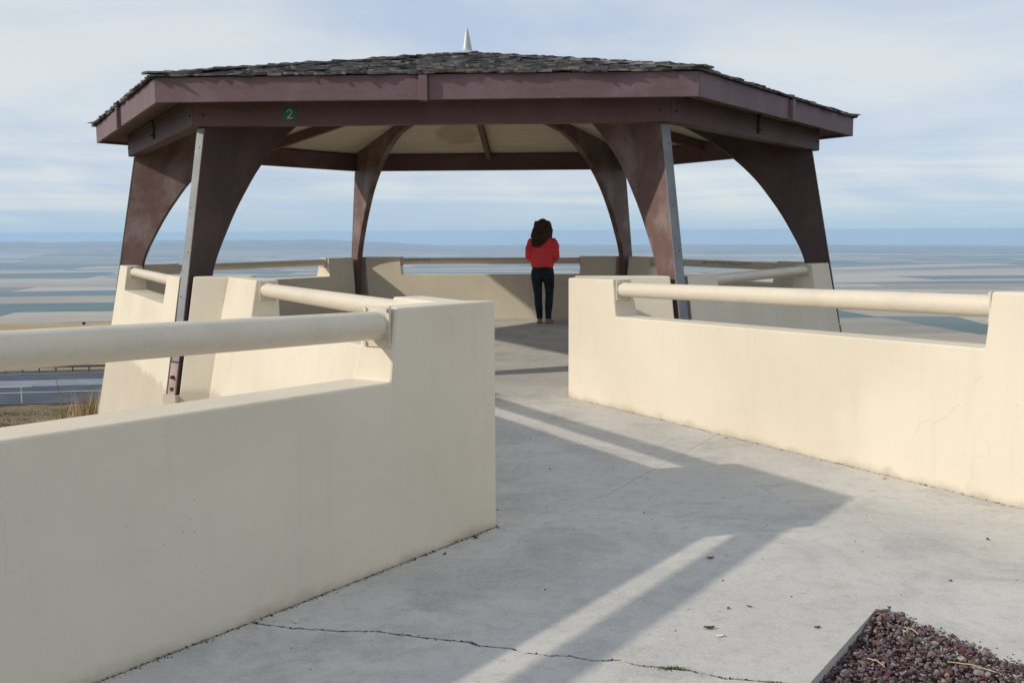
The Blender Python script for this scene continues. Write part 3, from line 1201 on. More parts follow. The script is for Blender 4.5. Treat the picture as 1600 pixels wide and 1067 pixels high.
for k, a in CORNER.items():
    c = link('column', CM if k in ('fl', 'r') else CM_LIT, pav, None, (0, 0, R(a) + TH))  # columns seen in shade take the dark copy, the others the lit one
    bevel(c, 0.005, 1)
    link('edge_flashing', FLM, c)
    sh = link('base_shoe', SHM, c)
    link('bolt', BOLT, c, (RO(0.13) + 0.016, 0.008, 0.13))
    link('drain_slot', SLOT, c, (RO(0.02) + 0.001, 0.004, 0.02))
    for z in (0.08, 0.16):
        link('side_bolt', SBOLT, c, (RO(z) - 0.10, 0, z))
    for i, z in enumerate((0.45, 0.85, 1.25, 1.65, 2.2)):
        link('nail_head', NAIL, c, (RO(z), 0.015 * (-1) ** i, z))
    link('footing', FOOT, c)

# hip and mid rafters


def rafter(name, ang, r0, r1, zu, zbot, hw):
    v = []
    for r in (r0, r1):
        for y in (-hw, hw):
            v += [(r, y, zbot(r)), (r, y, zu(r))]
    f = [(0, 1, 3, 2), (4, 6, 7, 5), (0, 4, 5, 1), (2, 3, 7, 6), (0, 2, 6, 4), (1, 5, 7, 3)]
    me = mesh(name, v, f, M_RAFTER)
    bm = bmesh.new()
    bm.from_mesh(me)
    bmesh.ops.recalc_face_normals(bm, faces=bm.faces)
    bm.to_mesh(me)
    bm.free()
    return link(name, me, pav, None, (0, 0, ang))


for k, a in CORNER.items():
    rafter('hip_rafter', R(a) + TH, 0.16, 2.298, lambda r: HIP_U(r) - 0.004, lambda r: 2.83 + 0.17 * (2.30 - r), 0.043)
for e, a in EDGE.items():
    rafter('common_rafter', R(a) + TH, 0.16, RB * 0.8660 - 0.136, lambda r: DECK_U(r) - 0.004, lambda r: DECK_U(r) - (0.13 if r < 4 else 0.13), 0.035)

# ring beams with paired bolts, fascia boards, ceiling panels and roof, side by side round the hexagon
BT = 0.135


def prism_side(name, a0, a1, zf0, zf1, s_fr0, s_fr1, e, mat, trim=0.0):
    """board along one side between apothems a0<a1; its ends mitre on the corner lines (fractions of the half side)"""
    v = []
    for fr in (s_fr0, s_fr1):
        for ap in (a0, a1):
            for zf in (zf0, zf1):
                s = fr * ap * T30 - math.copysign(trim, fr) * (1 if abs(fr) == 1 else 0)
                v.append(hexpt(e, ap, s, zf(ap)))
    f = [(0, 1, 3, 2), (4, 6, 7, 5), (0, 4, 5, 1), (2, 3, 7, 6), (0, 2, 6, 4), (1, 5, 7, 3)]
    me = mesh(name, v, f, mat)
    bm = bmesh.new()
    bm.from_mesh(me)
    bmesh.ops.recalc_face_normals(bm, faces=bm.faces)
    bm.to_mesh(me)
    bm.free()
    return link(name, me)


roof = None
for e in EDGE:
    n, t = edge_frame(e)
    ao = RB * 0.8660
    # the six beams stop a hair apart at the corners
    b = pv(prism_side('ring_beam', ao - BT, ao, lambda ap: ZBM, lambda ap: DECK_U(ao) - 0.006, -1, 1, e, M_BEAM, 0.002))
    bevel(b, 0.006, 1)
    for sg in (-1, 1):
        for dz in (0.10, 0.235):
            p = hexpt(e, ao, sg * (ao * T30 - 0.10), ZBM + dz)
            MB().tube([p - n * 0.001, p + n * 0.012], 0.012, 6).ob('bolt', M_DARK, b)
    # hook under the eave at the middle of the side
    if e != 'front':
        mbx = MB()
        q = hexpt(e, ao, 0.0, 0)
        mbx.tube([q + n * 0.012 + Vector((0, 0, ZBM + 0.05)), q + n * 0.012 + Vector((0, 0, ZBM + 0.29))], 0.011, 6)
        mbx.tube([q + n * 0.02 + Vector((0, 0, ZBM + 0.23)), q + n * 0.09 + Vector((0, 0, ZBM + 0.285))], 0.009, 6)
        mbx.tube([q + n * 0.012 + Vector((0, 0, ZBM + 0.09)), q + n * 0.05 + Vector((0, 0, ZBM + 0.085))], 0.009, 6)
        mbx.ob('iron_hook', M_DARK, b)
    # fascia in two lengths, with the end of the middle rafter showing as a block
    for (f0, f1) in ((-1, -0.017), (0.017, 1)):
        fb_ = pv(prism_side('fascia_board', AE - 0.038, AE, lambda ap: 2.559, lambda ap: 2.775, f0, f1, e, M_FASCIA, 0.002))
        bevel(fb_, 0.004, 1)
    Mx = Matrix((t, n, Vector((0, 0, 1)))).transposed().to_4x4()
    Mx.translation = hexpt(e, AE, -0.0, 2.655)
    bevel(pv(MB().box((0, 0.012, 0), (0.038, 0.034, 0.108), Mx).ob('rafter_end', M_FASCIA)), 0.004, 1)
    # ceiling panels, two each side
    for (f0, f1) in ((-1, 0), (0, 1)):
        v = []
        for ap, fr in ((0.16, f0), (0.16, f1), (ao - 0.03, f0), (ao - 0.03, f1)):
            s = fr * ap * T30
            s += (0.002 if fr == f0 else -0.002)
            for dz in (0.0, 0.016):
                v.append(hexpt(e, ap, s, DECK_U(ap) + dz))
        f = [(0, 2, 6, 4), (1, 5, 7, 3), (0, 1, 3, 2), (4, 6, 7, 5), (0, 4, 5, 1), (2, 3, 7, 6)]
        me = mesh('ceiling_panel', v, f, M_CEIL)
        bm = bmesh.new()
        bm.from_mesh(me)
        bmesh.ops.recalc_face_normals(bm, faces=bm.faces)
        bm.to_mesh(me)
        bm.free()
        pv(link('ceiling_panel', me))
        pv(prism_side('soffit_board', ao + 0.002, AE - 0.042, lambda ap: DECK_U(ap) + 0.012, lambda ap: DECK_U(ap) + 0.028, f0 * 0.999 if f0 else 0.001, f1 * 0.999 if f1 else -0.001, e, M_BEAM))

# roof deck
v = [Vector((CX, CY, DECK_T(0) )), Vector((CX, CY, DECK_T(0) - 0.09))]
names = ['fl', 'fr', 'r', 'br', 'bl', 'l']
for k in names:
    v.append(cornerpt(k, (AE - 0.045) / 0.8660, DECK_T(AE)))
for k in names:
    v.append(cornerpt(k, (AE - 0.045) / 0.8660, DECK_T(AE) - 0.09))
f = []
for i in range(6):
    j = (i + 1) % 6
    f += [(0, 2 + i, 2 + j), (1, 8 + j, 8 + i), (2 + i, 8 + i, 8 + j, 2 + j)]
me = mesh('roof', v, f, M_DECK)
roof = pv(link('roof', me))

# shakes
SH = []
gs = np.random.default_rng(21)
for k in range(14):
    L, w, tb = gs.uniform(0.40, 0.50), 1.0, gs.uniform(0.012, 0.028)
    sk = gs.uniform(-0.03, 0.03)
    bl = gs.uniform(-0.02, 0.02)
    br = gs.uniform(-0.02, 0.02)
    mid = gs.uniform(-0.015, 0.02)
    mz = gs.uniform(0.85, 1.2)
    vv = [(-0.5, bl, 0.002), (0.0, mid, 0.002), (0.5, br, 0.002), (-0.5, bl, tb), (0.0, mid, tb * mz), (0.5, br, tb * gs.uniform(0.8, 1.1)),
          (-0.5, L, 0.001), (0.5, L + sk, 0.001), (-0.5, L, 0.007), (0.5, L + sk, 0.007)]
    ff = [(0, 3, 4, 1), (1, 4, 5, 2), (0, 6, 8, 3), (2, 5, 9, 7), (3, 8, 4), (4, 8, 9), (4, 9, 5), (6, 7, 9, 8), (0, 1, 6), (1, 7, 6), (1, 2, 7)]
    me = mesh('shake', vv, ff, M_SHAKE)
    SH.append((vv, ff, me))

slope = math.atan(TAN_R)
EXPO = 0.195
field_v, field_f, field_t = [], [], []
part_left = {'front': 300, 'left_front': 0, 'right_front': 0}
nparts = 0


def put_shake(frame, u, vv_, w, as_part, lift, yaw, tilt):
    """frame: 4x4 with x along the eave, y up the slope, z off the roof"""
    global nparts
    idx = int(gs.integers(len(SH)))
    Mx = frame @ Matrix.Translation((u, vv_, lift)) @ Matrix.Rotation(yaw, 4, 'Z') @ Matrix.Rotation(tilt, 4, 'X') @ Matrix.Diagonal((w, 1, 1, 1))
    if as_part:
        o = bpy.data.objects.new('shake', SH[idx][2])
        COL.objects.link(o)
        o.parent = roof
        o.matrix_basis = Mx
        nparts += 1
    else:
        b = len(field_v)
        for p in SH[idx][0]:
            field_v.append(Mx @ Vector(p))
        for q in SH[idx][1]:
            field_f.append(tuple(b + i for i in q))
        field_t.extend([float(gs.uniform())] * len(SH[idx][0]))


for e in EDGE:
    n, t = edge_frame(e)
    upv = (-n * math.cos(slope) + Vector((0, 0, math.sin(slope))))
    xv = t if True else -t
    zv = xv.cross(upv)
    if zv.z < 0:
        xv = -xv
        zv = xv.cross(upv)
    org = hexpt(e, AE + 0.036, 0, DECK_T(AE) - 0.036 * TAN_R + 0.012)
    Fm = Matrix((xv, upv, zv)).transposed().to_4x4()
    Fm.translation = org
    SLEN = (AE + 0.036) / math.cos(slope)
    rows = int((SLEN - 0.25) / EXPO)
    for rI in range(-1, rows):
        vpos = max(rI, 0) * EXPO
        ap = (AE + 0.036) - vpos * math.cos(slope)
        half = ap * T30
        u = -half
        while u < half - 0.02:
            w = float(gs.uniform(0.07, 0.22))
            if half - (u + w) < 0.09:
                w = half - u
            jit = float(gs.normal(0, 0.022)) if rI > 0 else float(gs.normal(0, 0.012))
            lift = 0.010 * (1 if rI >= 0 else 0) + float(abs(gs.normal(0, 0.006)))
            tilt = -0.045 + float(gs.normal(0, 0.012)) if rI >= 0 else -0.01
            big = e == 'front' and rI >= 0 and nparts < 292
            put_shake(Fm, u + w / 2, vpos + jit, w - float(gs.uniform(0.002, 0.012)), big, lift, float(gs.normal(0, 0.012)), tilt)
            u += w
    # hip caps over the corner to the left of this side
    kx = {'front': 'fr', 'right_front': 'r', 'right_back': 'br', 'back': 'bl', 'left_back': 'l', 'left_front': 'fl'}[e]
    A = cornerpt(kx, (AE + 0.05) / 0.866, DECK_T(AE + 0.05) + 0.045)
    B = Vector((CX, CY, DECK_T(0) + 0.045))
    hd = (B - A).normalized()
    HL = (B - A).length
    for sgn in (-1, 1):
        sdv = Vector((-hd.y, hd.x, 0)).normalized() * sgn
        x_ = (sdv + Vector((0, 0, -0.10))).normalized()
        z_ = x_.cross(hd)
        if z_.z < 0:
            x2 = -x_
            z_ = x2.cross(hd)
        else:
            x2 = x_
        F2 = Matrix((x2, hd, z_)).transposed().to_4x4()
        l = 0.0
        while l < HL - 0.3:
            F2.translation = A + hd * l + x_ * 0.055
            put_shake(F2, 0, 0, float(gs.uniform(0.10, 0.13)), False, float(abs(gs.normal(0.004, 0.004))), float(gs.normal(0, 0.03)), -0.055 + float(gs.normal(0, 0.015)))
            l += EXPO * float(gs.uniform(0.8, 1.05))
# shakes as parts were placed in world space; cancel the pavilion offset for them
for o in roof.children:
    pass
me = mesh('shake_field', field_v, field_f, M_SHAKE_A)
at = me.attributes.new('tint', 'FLOAT', 'POINT')
at.data.foreach_set('value', field_t)
sf = link('shake_field', me, roof)
sf['kind'] = 'stuff'

# finial
zt = DECK_T(0) + 0.03
mb = MB()
vv = [(CX, CY, zt + 0.055)]
ff = []
for k in range(6):
    p = cornerpt(names[k], 0.42, zt - 0.035)
    vv.append(tuple(p))
for k in range(6):
    ff.append((0, 1 + k, 1 + (k + 1) % 6))
capm = mesh('roof_cap', vv, ff, M_ZINC)
pv(link('roof_cap', capm))
fm = MB()
N = 20
prof = [(0.075, zt + 0.035), (0.062, zt + 0.06), (0.058, zt + 0.075), (0.036, zt + 0.20), (0.016, zt + 0.295), (0.004, zt + 0.315)]
fm.rings([(CX, CY, z, r, r) for r, z in prof], N)
pv(smooth_by_angle(fm.ob('finial', M_ZINC), 50))

# number plate on the front beam
M_GREEN = mat_simple('green_plate', (0.010, 0.135, 0.075), 0.45, 0.5, 0.1, 5)
M_WHITE = mat_simple('reflective_white', (0.55, 0.60, 0.55), 0.5, 0.4, 0.05, 5)
n, t = edge_frame('front')
ao = RB * 0.8660
plate = empty('number_plate', hexpt('front', ao + 0.002, -1.263, 2.487))
a_ = math.atan2(t.y, t.x)
plate.rotation_euler = (0, 0, a_)
tag(plate, 'small green plate with a white numeral 2 on the front beam', 'number sign')
bevel(MB().box((0, -0.004, 0), (0.064, 0.003, 0.051)).ob('plate', M_GREEN, plate), 0.002, 1)
num = [(-0.020, -0.0085, 0.018), (-0.016, -0.0085, 0.031), (-0.004, -0.0085, 0.038), (0.010, -0.0085, 0.035), (0.018, -0.0085, 0.024), (0.017, -0.0085, 0.012),
       (0.006, -0.0085, -0.006), (-0.010, -0.0085, -0.024), (-0.020, -0.0085, -0.037), (0.022, -0.0085, -0.037)]
vv, ff = [], []
for (a, b) in zip(num[:-1], num[1:]):
    a, b = Vector(a), Vector(b)
    d = (b - a).normalized()
    nn = Vector((-d.z, 0, d.x)) * 0.0042
    i = len(vv)
    vv += [a - d * 0.002 + nn, a - d * 0.002 - nn, b + d * 0.002 - nn, b + d * 0.002 + nn]
    vv = [Vector(q) for q in vv]
    for q in range(4):
        vv.append(vv[i + q] + Vector((0, 0.0012, 0)))
    ff += [(i, i + 1, i + 2, i + 3), (i + 4, i + 7, i + 6, i + 5), (i, i + 4, i + 5, i + 1), (i + 1, i + 5, i + 6, i + 2), (i + 2, i + 6, i + 7, i + 3), (i + 3, i + 7, i + 4, i)]
# offset successive strokes a hair so their ends never share a plane
for s_i in range(len(vv) // 8):
    for q in range(8):
        vv[s_i * 8 + q] = vv[s_i * 8 + q] + Vector((0, -0.0002 * (s_i % 3), 0))
link('numeral', mesh('numeral', vv, ff, M_WHITE), plate)


# ------------------------------------------------------------------ the person at the far rail
def cloth(name, col, var=0.15, scale=9.0, rough=0.9, fine=260.0):
    m, nt, b, tc, geo = new_mat(name, rough, 0.15)
    P = tc.outputs['Object']
    n1 = noise(nt, P, scale, 5, 0.6, 0.6)
    n2 = noise(nt, P, fine, 2, 0.6)
    setc(nt, b, mixc(nt, ramp(nt, n1, 0.3, 0.75), tuple(x * (1 - var) for x in col), tuple(min(1, x * (1 + var)) for x in col)))
    bump(nt, b, mth(nt, 'ADD', mth(nt, 'MULTIPLY', n1, 1.0), mth(nt, 'MULTIPLY', n2, 0.15)), 0.5, 0.02)
    return m


M_RED = cloth('red_knit', (0.95, 0.085, 0.095), 0.10)
M_DENIM = cloth('dark_denim', (0.022, 0.034, 0.044), 0.35, 7)
M_SKIN = mat_simple('skin', (0.52, 0.30, 0.22), 0.55, 0.35, 0.06, 12)
M_HAIR = cloth('dark_hair', (0.085, 0.050, 0.037), 0.6, 40, 0.5, 120)
M_SHOE2 = mat_simple('tan_shoe', (0.36, 0.25, 0.17), 0.6, 0.35, 0.15, 20)
M_SOLE = mat_simple('shoe_sole', (0.30, 0.25, 0.2), 0.8, 0.2, 0.15, 20)

per = empty('person', (0.479, 16.50, 0.0), R(-8))
tag(per, 'person seen from behind in a red sweater and dark jeans at the far rail', 'person')


def remesh(o, vox, sm=6, fac=0.5):
    m = o.modifiers.new('remesh', 'REMESH')
    m.mode = 'VOXEL'
    m.voxel_size = vox
    m.use_smooth_shade = True
    s = o.modifiers.new('smooth', 'SMOOTH')
    s.iterations = sm
    s.factor = fac
    return o


def fold(o, size, strength, seed=0):
    t_ = bpy.data.textures.new('fold', 'CLOUDS')
    t_.noise_scale = size
    t_.noise_depth = 2
    d = o.modifiers.new('fold', 'DISPLACE')
    d.texture = t_
    d.strength = strength
    d.mid_level = 0.5
    return o


# body: one continuous figure from soles to crown, hands folded in front
b = MB()
b.rings([(0, 0, 0.74, 0.13, 0.09), (0, 0, 0.82, 0.15, 0.10), (0, 0, 0.95, 0.125, 0.09), (0, 0, 1.05, 0.12, 0.085), (0, 0, 1.18, 0.14, 0.095), (0, -0.005, 1.27, 0.15, 0.085), (0, -0.01, 1.32, 0.08, 0.06),
         (0, -0.005, 1.35, 0.046, 0.05), (0, 0.005, 1.42, 0.045, 0.05)])
b.ball((0, 0.015, 1.485), (0.072, 0.090, 0.112))
b.ball((0, 0.060, 1.435), (0.048, 0.045, 0.05))                 # jaw and chin
b.tube([(0, 0.095, 1.50), (0, 0.118, 1.470), (0, 0.108, 1.462)], [0.008, 0.014, 0.008], 8)   # nose
for sx in (-1, 1):
    b.ball((sx * 0.074, 0.01, 1.475), (0.008, 0.018, 0.03), 8, 6)    # ears
    kx, ky, fx, fy = (0.022, 0.045, 0.030, -0.01) if sx > 0 else (0.006, 0.0, 0.012, 0.0)
    b.tube([(sx * 0.085, 0, 0.78), (sx * 0.078 + kx, 0.01 + ky, 0.44), (sx * 0.066 + kx, -0.015 + ky * 0.5, 0.26), (sx * 0.058 + fx, -0.01 + fy, 0.08), (sx * 0.060 + fx, fy, 0.045)], [0.078, 0.052, 0.047, 0.034, 0.034], 14)
    b.tube([(sx * 0.058 + fx, -0.055 + fy, 0.035), (sx * 0.060 + fx, 0.02 + fy, 0.04), (sx * 0.066 + fx, 0.09 + fy, 0.028), (sx * 0.070 + fx, 0.13 + fy, 0.022)], [0.028, 0.034, 0.030, 0.018], 12)
    b.tube([(sx * 0.13, -0.005, 1.27), (sx * 0.175, -0.01, 1.25), (sx * 0.20, -0.02, 1.06), (sx * 0.197, 0.0, 1.02), (sx * 0.115, 0.16, 1.03), (sx * 0.075, 0.215, 1.045)], [0.045, 0.048, 0.038, 0.036, 0.027, 0.023], 12)
    b.tube([(sx * 0.080, 0.21, 1.043), (sx * 0.050, 0.235, 1.05), (sx * 0.025, 0.25, 1.053)], [0.022, 0.030, 0.026], 10)   # palm
    for i, ln_ in enumerate((0.056, 0.064, 0.060, 0.048)):
        z0 = 1.078 - i * 0.0185
        yy = 0.262 + 0.007 * (1 if sx > 0 else -1)
        b.tube([(sx * 0.030, 0.252, z0), (sx * 0.005, yy, z0), (sx * (0.028 - ln_) * 0.9, yy - 0.004, z0 - 0.006), (sx * (0.012 - ln_), yy - 0.016, z0 - 0.010)], [0.0095, 0.009, 0.0085, 0.0065], 8)
    b.tube([(sx * 0.060, 0.225, 1.062), (sx * 0.040, 0.235, 1.092), (sx * 0.016, 0.246, 1.104)], [0.012, 0.010, 0.008], 8)   # thumb
body = b.ob('body', M_SKIN, per, True)
remesh(body, 0.006, 3)
for sx in (-1, 1):
    e_ = MB().ball((sx * 0.031, 0.094, 1.497), (0.013, 0.008, 0.008), 10, 8).ob('eye', M_DARK, body, True)
MB().tube([(-0.024, 0.098, 1.432), (0, 0.106, 1.431), (0.024, 0.098, 1.432)], [0.004, 0.007, 0.004], 8).ob('mouth', mat_simple('lips', (0.40, 0.14, 0.12), 0.5, 0.3, 0.05, 20), body, True)

# sweater, a little blouson over its ribbed hem
b = MB()
b.rings([(0, 0.0, 0.865, 0.168, 0.120), (0, 0.0, 0.885, 0.176, 0.125), (0, 0.0, 0.915, 0.176, 0.125), (0, 0.0, 0.935, 0.184, 0.134), (0, 0.0, 0.975, 0.190, 0.138), (0, 0.0, 1.05, 0.180, 0.130), (0, 0.0, 1.13, 0.180, 0.130),
         (0, -0.004, 1.21, 0.188, 0.128), (0, -0.008, 1.27, 0.180, 0.112), (0, -0.01, 1.305, 0.150, 0.098), (0, -0.012, 1.335, 0.105, 0.080), (0, -0.010, 1.362, 0.066, 0.066), (0, -0.008, 1.372, 0.060, 0.060)], 28)
for sx in (-1, 1):
    b.tube([(sx * 0.11, -0.008, 1.27), (sx * 0.165, -0.012, 1.262), (sx * 0.196, -0.02, 1.20), (sx * 0.212, -0.028, 1.10), (sx * 0.214, -0.024, 1.035), (sx * 0.190, 0.03, 1.005), (sx * 0.145, 0.11, 1.015), (sx * 0.108, 0.172, 1.028), (sx * 0.094, 0.192, 1.034)],
           [0.058, 0.066, 0.062, 0.055, 0.056, 0.054, 0.049, 0.043, 0.034], 16)
sw = b.ob('sweater', M_RED, per, True)
remesh(sw, 0.008, 5)
fold(sw, 0.075, 0.034)
# jeans
b = MB()
b.rings([(0, 0.0, 0.905, 0.152, 0.104), (0, 0.0, 0.86, 0.164, 0.114), (0, -0.006, 0.80, 0.176, 0.130), (0, -0.006, 0.745, 0.172, 0.128), (0, 0, 0.70, 0.150, 0.105)][::-1], 26)
for sx in (-1, 1):
    kx, ky, fx, fy = (0.022, 0.045, 0.030, -0.01) if sx > 0 else (0.006, 0.0, 0.012, 0.0)
    b.tube([(sx * 0.088, -0.004, 0.79), (sx * 0.090, -0.002, 0.70), (sx * 0.086 + kx * 0.6, 0.004 + ky * 0.5, 0.58), (sx * 0.078 + kx, 0.012 + ky, 0.44), (sx * 0.074 + kx, -0.004 + ky * 0.8, 0.33), (sx * 0.066 + (kx + fx) / 2, -0.014 + ky * 0.4, 0.24), (sx * 0.060 + fx, -0.012 + fy, 0.13), (sx * 0.060 + fx, -0.010 + fy, 0.075)],
           [0.092, 0.090, 0.076, 0.062, 0.061, 0.058, 0.047, 0.046], 18)
    b.ball((sx * 0.075, -0.085, 0.79), (0.075, 0.055, 0.075), 14, 10)
jn_ = b.ob('jeans', M_DENIM, per, True)
remesh(jn_, 0.007, 4)
fold(jn_, 0.07, 0.010)
for sx in (-1, 1):
    # back pocket and side-by-side flats
    MB().box((sx * 0.078, -0.137, 0.80), (0.045, 0.003, 0.048)).ob('back_pocket', M_DENIM, jn_)
    b = MB()
    x = sx * 0.060 + (0.030 if sx > 0 else 0.012)
    ang = R(-18 if sx > 0 else 6)
    rt = Matrix.Translation((x, -0.01 if sx > 0 else 0, 0)) @ Matrix.Rotation(ang, 4, 'Z')
    b.rings([(0, 0.035, 0.010, 0.040, 0.118), (0, 0.035, 0.020, 0.043, 0.121), (0, 0.032, 0.040, 0.040, 0.112), (0, 0.01, 0.060, 0.036, 0.085), (0, -0.02, 0.075, 0.033, 0.052)], 22)
    b.v = [rt @ Vector(q) for q in b.v]
    so = b.ob('shoe', M_SHOE2, per, True)
    b2 = MB()
    b2.rings([(0, 0.035, 0.0005, 0.042, 0.120), (0, 0.035, 0.009, 0.043, 0.121)], 22)
    b2.v = [rt @ Vector(q) for q in b2.v]
    b2.ob('sole', M_SOLE, so, True)
# hair: a full mass with loose wavy locks
b = MB()
b.ball((0, -0.005, 1.508), (0.094, 0.104, 0.108), 20, 14)
b.rings([(-0.052, -0.118, 1.225, 0.040, 0.016), (-0.040, -0.116, 1.26, 0.074, 0.032), (-0.018, -0.105, 1.31, 0.100, 0.048), (0, -0.080, 1.37, 0.116, 0.066), (0.002, -0.055, 1.43, 0.116, 0.080), (0, -0.035, 1.49, 0.104, 0.086), (0, -0.02, 1.56, 0.080, 0.070)], 22)
for sx in (-1, 1):
    b.tube([(sx * 0.07, 0.02, 1.56), (sx * 0.098, 0.02, 1.48), (sx * 0.108, 0.0, 1.40), (sx * 0.112, -0.02, 1.33), (sx * 0.085, -0.03, 1.28)], [0.03, 0.04, 0.045, 0.04, 0.02], 12)
hair = b.ob('hair', M_HAIR, per, True)
remesh(hair, 0.007, 3)
fold(hair, 0.035, 0.022)
gh = np.random.default_rng(3)
for k in range(110):
    a = gh.uniform(-2.6, -0.55)                    # round the back of the head
    a = a if k % 5 else gh.uniform(-3.3, 0.2)
    cx_, sy_ = math.cos(a), math.sin(a)
    end = 1.165 + 0.15 * abs(gh.normal(0, 0.55)) + 0.11 * max(0, cx_)
    pts_, rr_ = [], []
    ph, am = gh.uniform(0, 6.28), gh.uniform(0.007, 0.020)
    spread = gh.uniform(0.98, 1.10)
    for i in range(12):
        q = i / 11
        z = 1.575 + (end - 1.575) * q
        w = 0.084 + 0.056 * math.sin(min(1, q * 1.3) * math.pi * 0.62) - 0.03 * max(0, q - 0.7)
        x = cx_ * w * spread + am * math.sin(ph + q * 12) - 0.035 * q * q
        y = -0.008 + sy_ * (0.098 + 0.045 * min(1, q * 1.25)) * spread * 0.98 + am * 0.6 * math.cos(ph + q * 11)
        pts_.append((x, y, z))
        rr_.append(0.011 * (1 - 0.7 * q) + 0.0025)
    MB().tube(pts_, rr_, 6).ob('lock', M_HAIR, hair, True)


# ------------------------------------------------------------------ vegetation
def blades(name, specs, mat, seed):
    """specs: list of (x, y, z, height, lean, width)"""
    g = np.random.default_rng(seed)
    V, F, T = [], [], []
    for (x, y, z, h, lean, w) in specs:
        a = g.uniform(0, 6.28)
        dx, dy = math.cos(a), math.sin(a)
        px_, py_ = -dy * w, dx * w
        l = lean * h
        i = len(V)
        V += [(x - px_, y - py_, z), (x + px_, y + py_, z), (x + dx * l * 0.35 + px_ * 0.8, y + dy * l * 0.35 + py_ * 0.8, z + h * 0.55),
              (x + dx * l * 0.35 - px_ * 0.8, y + dy * l * 0.35 - py_ * 0.8, z + h * 0.55), (x + dx * l, y + dy * l, z + h)]
        F += [(i, i + 1, i + 2, i + 3), (i + 3, i + 2, i + 4)]
        T += [float(g.uniform())] * 5
    me = mesh(name, V, F, mat)
    at = me.attributes.new('tint', 'FLOAT', 'POINT')
    at.data.foreach_set('value', T)
    return link(name, me)


gv = np.random.default_rng(17)
sp = []
for k in range(1500):
    # clumps over the slope on the left and a few on the right
    ph = R(gv.uniform(-34, -17)) if k % 6 else R(gv.uniform(12, 30))
    r_ = 12 * (95 / 12) ** gv.uniform(0, 1) if k % 6 else gv.uniform(14, 60)
    x0, y0 = r_ * math.sin(ph), r_ * math.cos(ph)
    if -EY * x0 + EX * y0 > 100:
        continue
    for j in range(int(gv.integers(5, 14))):
        x, y = x0 + gv.normal(0, 0.35), y0 + gv.normal(0, 0.35)
        sp.append((x, y, r_, gv.uniform(0.03, 0.13), gv.uniform(0.3, 1.2), 0.004 + r_ * 0.00022))
xs = np.array([s[0] for s in sp])
ys = np.array([s[1] for s in sp])
zs = terrain_z(xs, ys)
sp = [(s[0], s[1], z - 0.02, s[3], s[4], s[5]) for s, z in zip(sp, zs)]
o = blades('slope_grass', sp, M_STRAW, 5)
tag(o, 'short dry bunch grass scattered over the hillside', 'grass', kind='stuff')
# tall weeds against the left wall foot
sp = []
for k in range(220):
    px_ = -6.05 - abs(gv.normal(0, 0.27))
    py_ = gv.normal(15.4, 0.45)
    dens = gv.uniform()
    h = gv.uniform(0.45, 0.85) * max(0.35, 0.5 + 0.5 * (px_ + 6.75) / 0.7) + (0.22 if dens > 0.9 else 0)
    sp.append((px_, py_, 0, h, gv.uniform(0.02, 0.25), 0.011))
sp.append((-6.52, 15.3, 0, 1.25, 0.35, 0.010))
xs = np.array([s[0] for s in sp])
ys = np.array([s[1] for s in sp])
zs = terrain_z(xs, ys)
sp = [(s[0], s[1], z - 0.03, s[3], s[4], s[5]) for s, z in zip(sp, zs)]
M_PALE = mat_random('pale_straw', [(0.50, 0.37, 0.20), (0.62, 0.49, 0.30), (0.38, 0.26, 0.13)], attr=True, scale=6)
o = blades('tall_weeds', sp, M_PALE, 6)
tag(o, 'tall pale dry weeds beside the left foot of the pavilion wall', 'weeds', kind='stuff')

# a lone dark shrub on the crest beyond the highway
M_SHRUB = mat_random('shrub_leaves', [(0.03, 0.035, 0.02), (0.06, 0.06, 0.03), (0.045, 0.04, 0.02)], attr=True, scale=3)
sx_, sy_ = -104.0, 258.0
sz_ = float(terrain_z(np.array([sx_]), np.array([sy_]))[0])
shrub = empty('shrub', (sx_, sy_, sz_))
tag(shrub, 'lone dark shrub on the tan crest beyond the highway', 'shrub')
sp = []
for k in range(420):
    a, q = gv.uniform(0, 6.28), gv.uniform(0, 1) ** 0.5
    zz = gv.uniform(0.2, 2.4)
    rr = 1.5 * q * math.sin(math.pi * (zz + 0.3) / 3.0)
    sp.append((rr * math.cos(a) * 0.3, rr * math.sin(a) * 0.3, zz * 0.28, 0.14, 0.8, 0.03))
fo = blades('foliage', sp, M_SHRUB, 8)
fo.parent = shrub
MB().tube([(0, 0, -0.1), (0.03, 0, 0.2), (0.05, 0.03, 0.45)], [0.05, 0.03, 0.015], 7).ob('stem', M_DARK, shrub)

# ------------------------------------------------------------------ small litter on the concrete
M_PAPER = mat_simple('paper', (0.75, 0.74, 0.70), 0.8, 0.2, 0.08, 20)
M_YELLOW = mat_simple('yellow_wrapper', (0.62, 0.38, 0.10), 0.6, 0.3, 0.15, 20)
M_LEAF = mat_simple('dead_leaf', (0.075, 0.055, 0.04), 0.85, 0.2, 0.4, 30)


def flake(name, x, y, size, mat, label, cat, group, curl=0.35, rz=0.0, asp=0.6):
    nx, ny = 5, 4
    size, curl = size * 0.75, curl * 0.6
    vv, ff = [], []
    g = np.random.default_rng(int((x + 9) * 1000))
    for j in range(ny):
        for i in range(nx):
            a, b_ = (i / (nx - 1) - 0.5) * 2, (j / (ny - 1) - 0.5) * 2
            k = math.sqrt(max(0.12, 1 - 0.75 * abs(a) ** 2))
            vv.append((a * size, b_ * size * asp * k, 0.004 + curl * size * (a * a * 0.5 + b_ * b_ * 0.3) + g.uniform(0, 0.12) * size))
    for j in range(ny - 1):
        for i in range(nx - 1):
            q = j * nx + i
            ff.append((q, q + 1, q + nx + 1, q + nx))
    o = link(name, mesh(name, vv, ff, mat, True), None, (x, y, 0.0), (0, 0, rz))
    m = o.modifiers.new('thick', 'SOLIDIFY')
    m.thickness = 0.0015
    tag(o, label, cat, group)
    return o


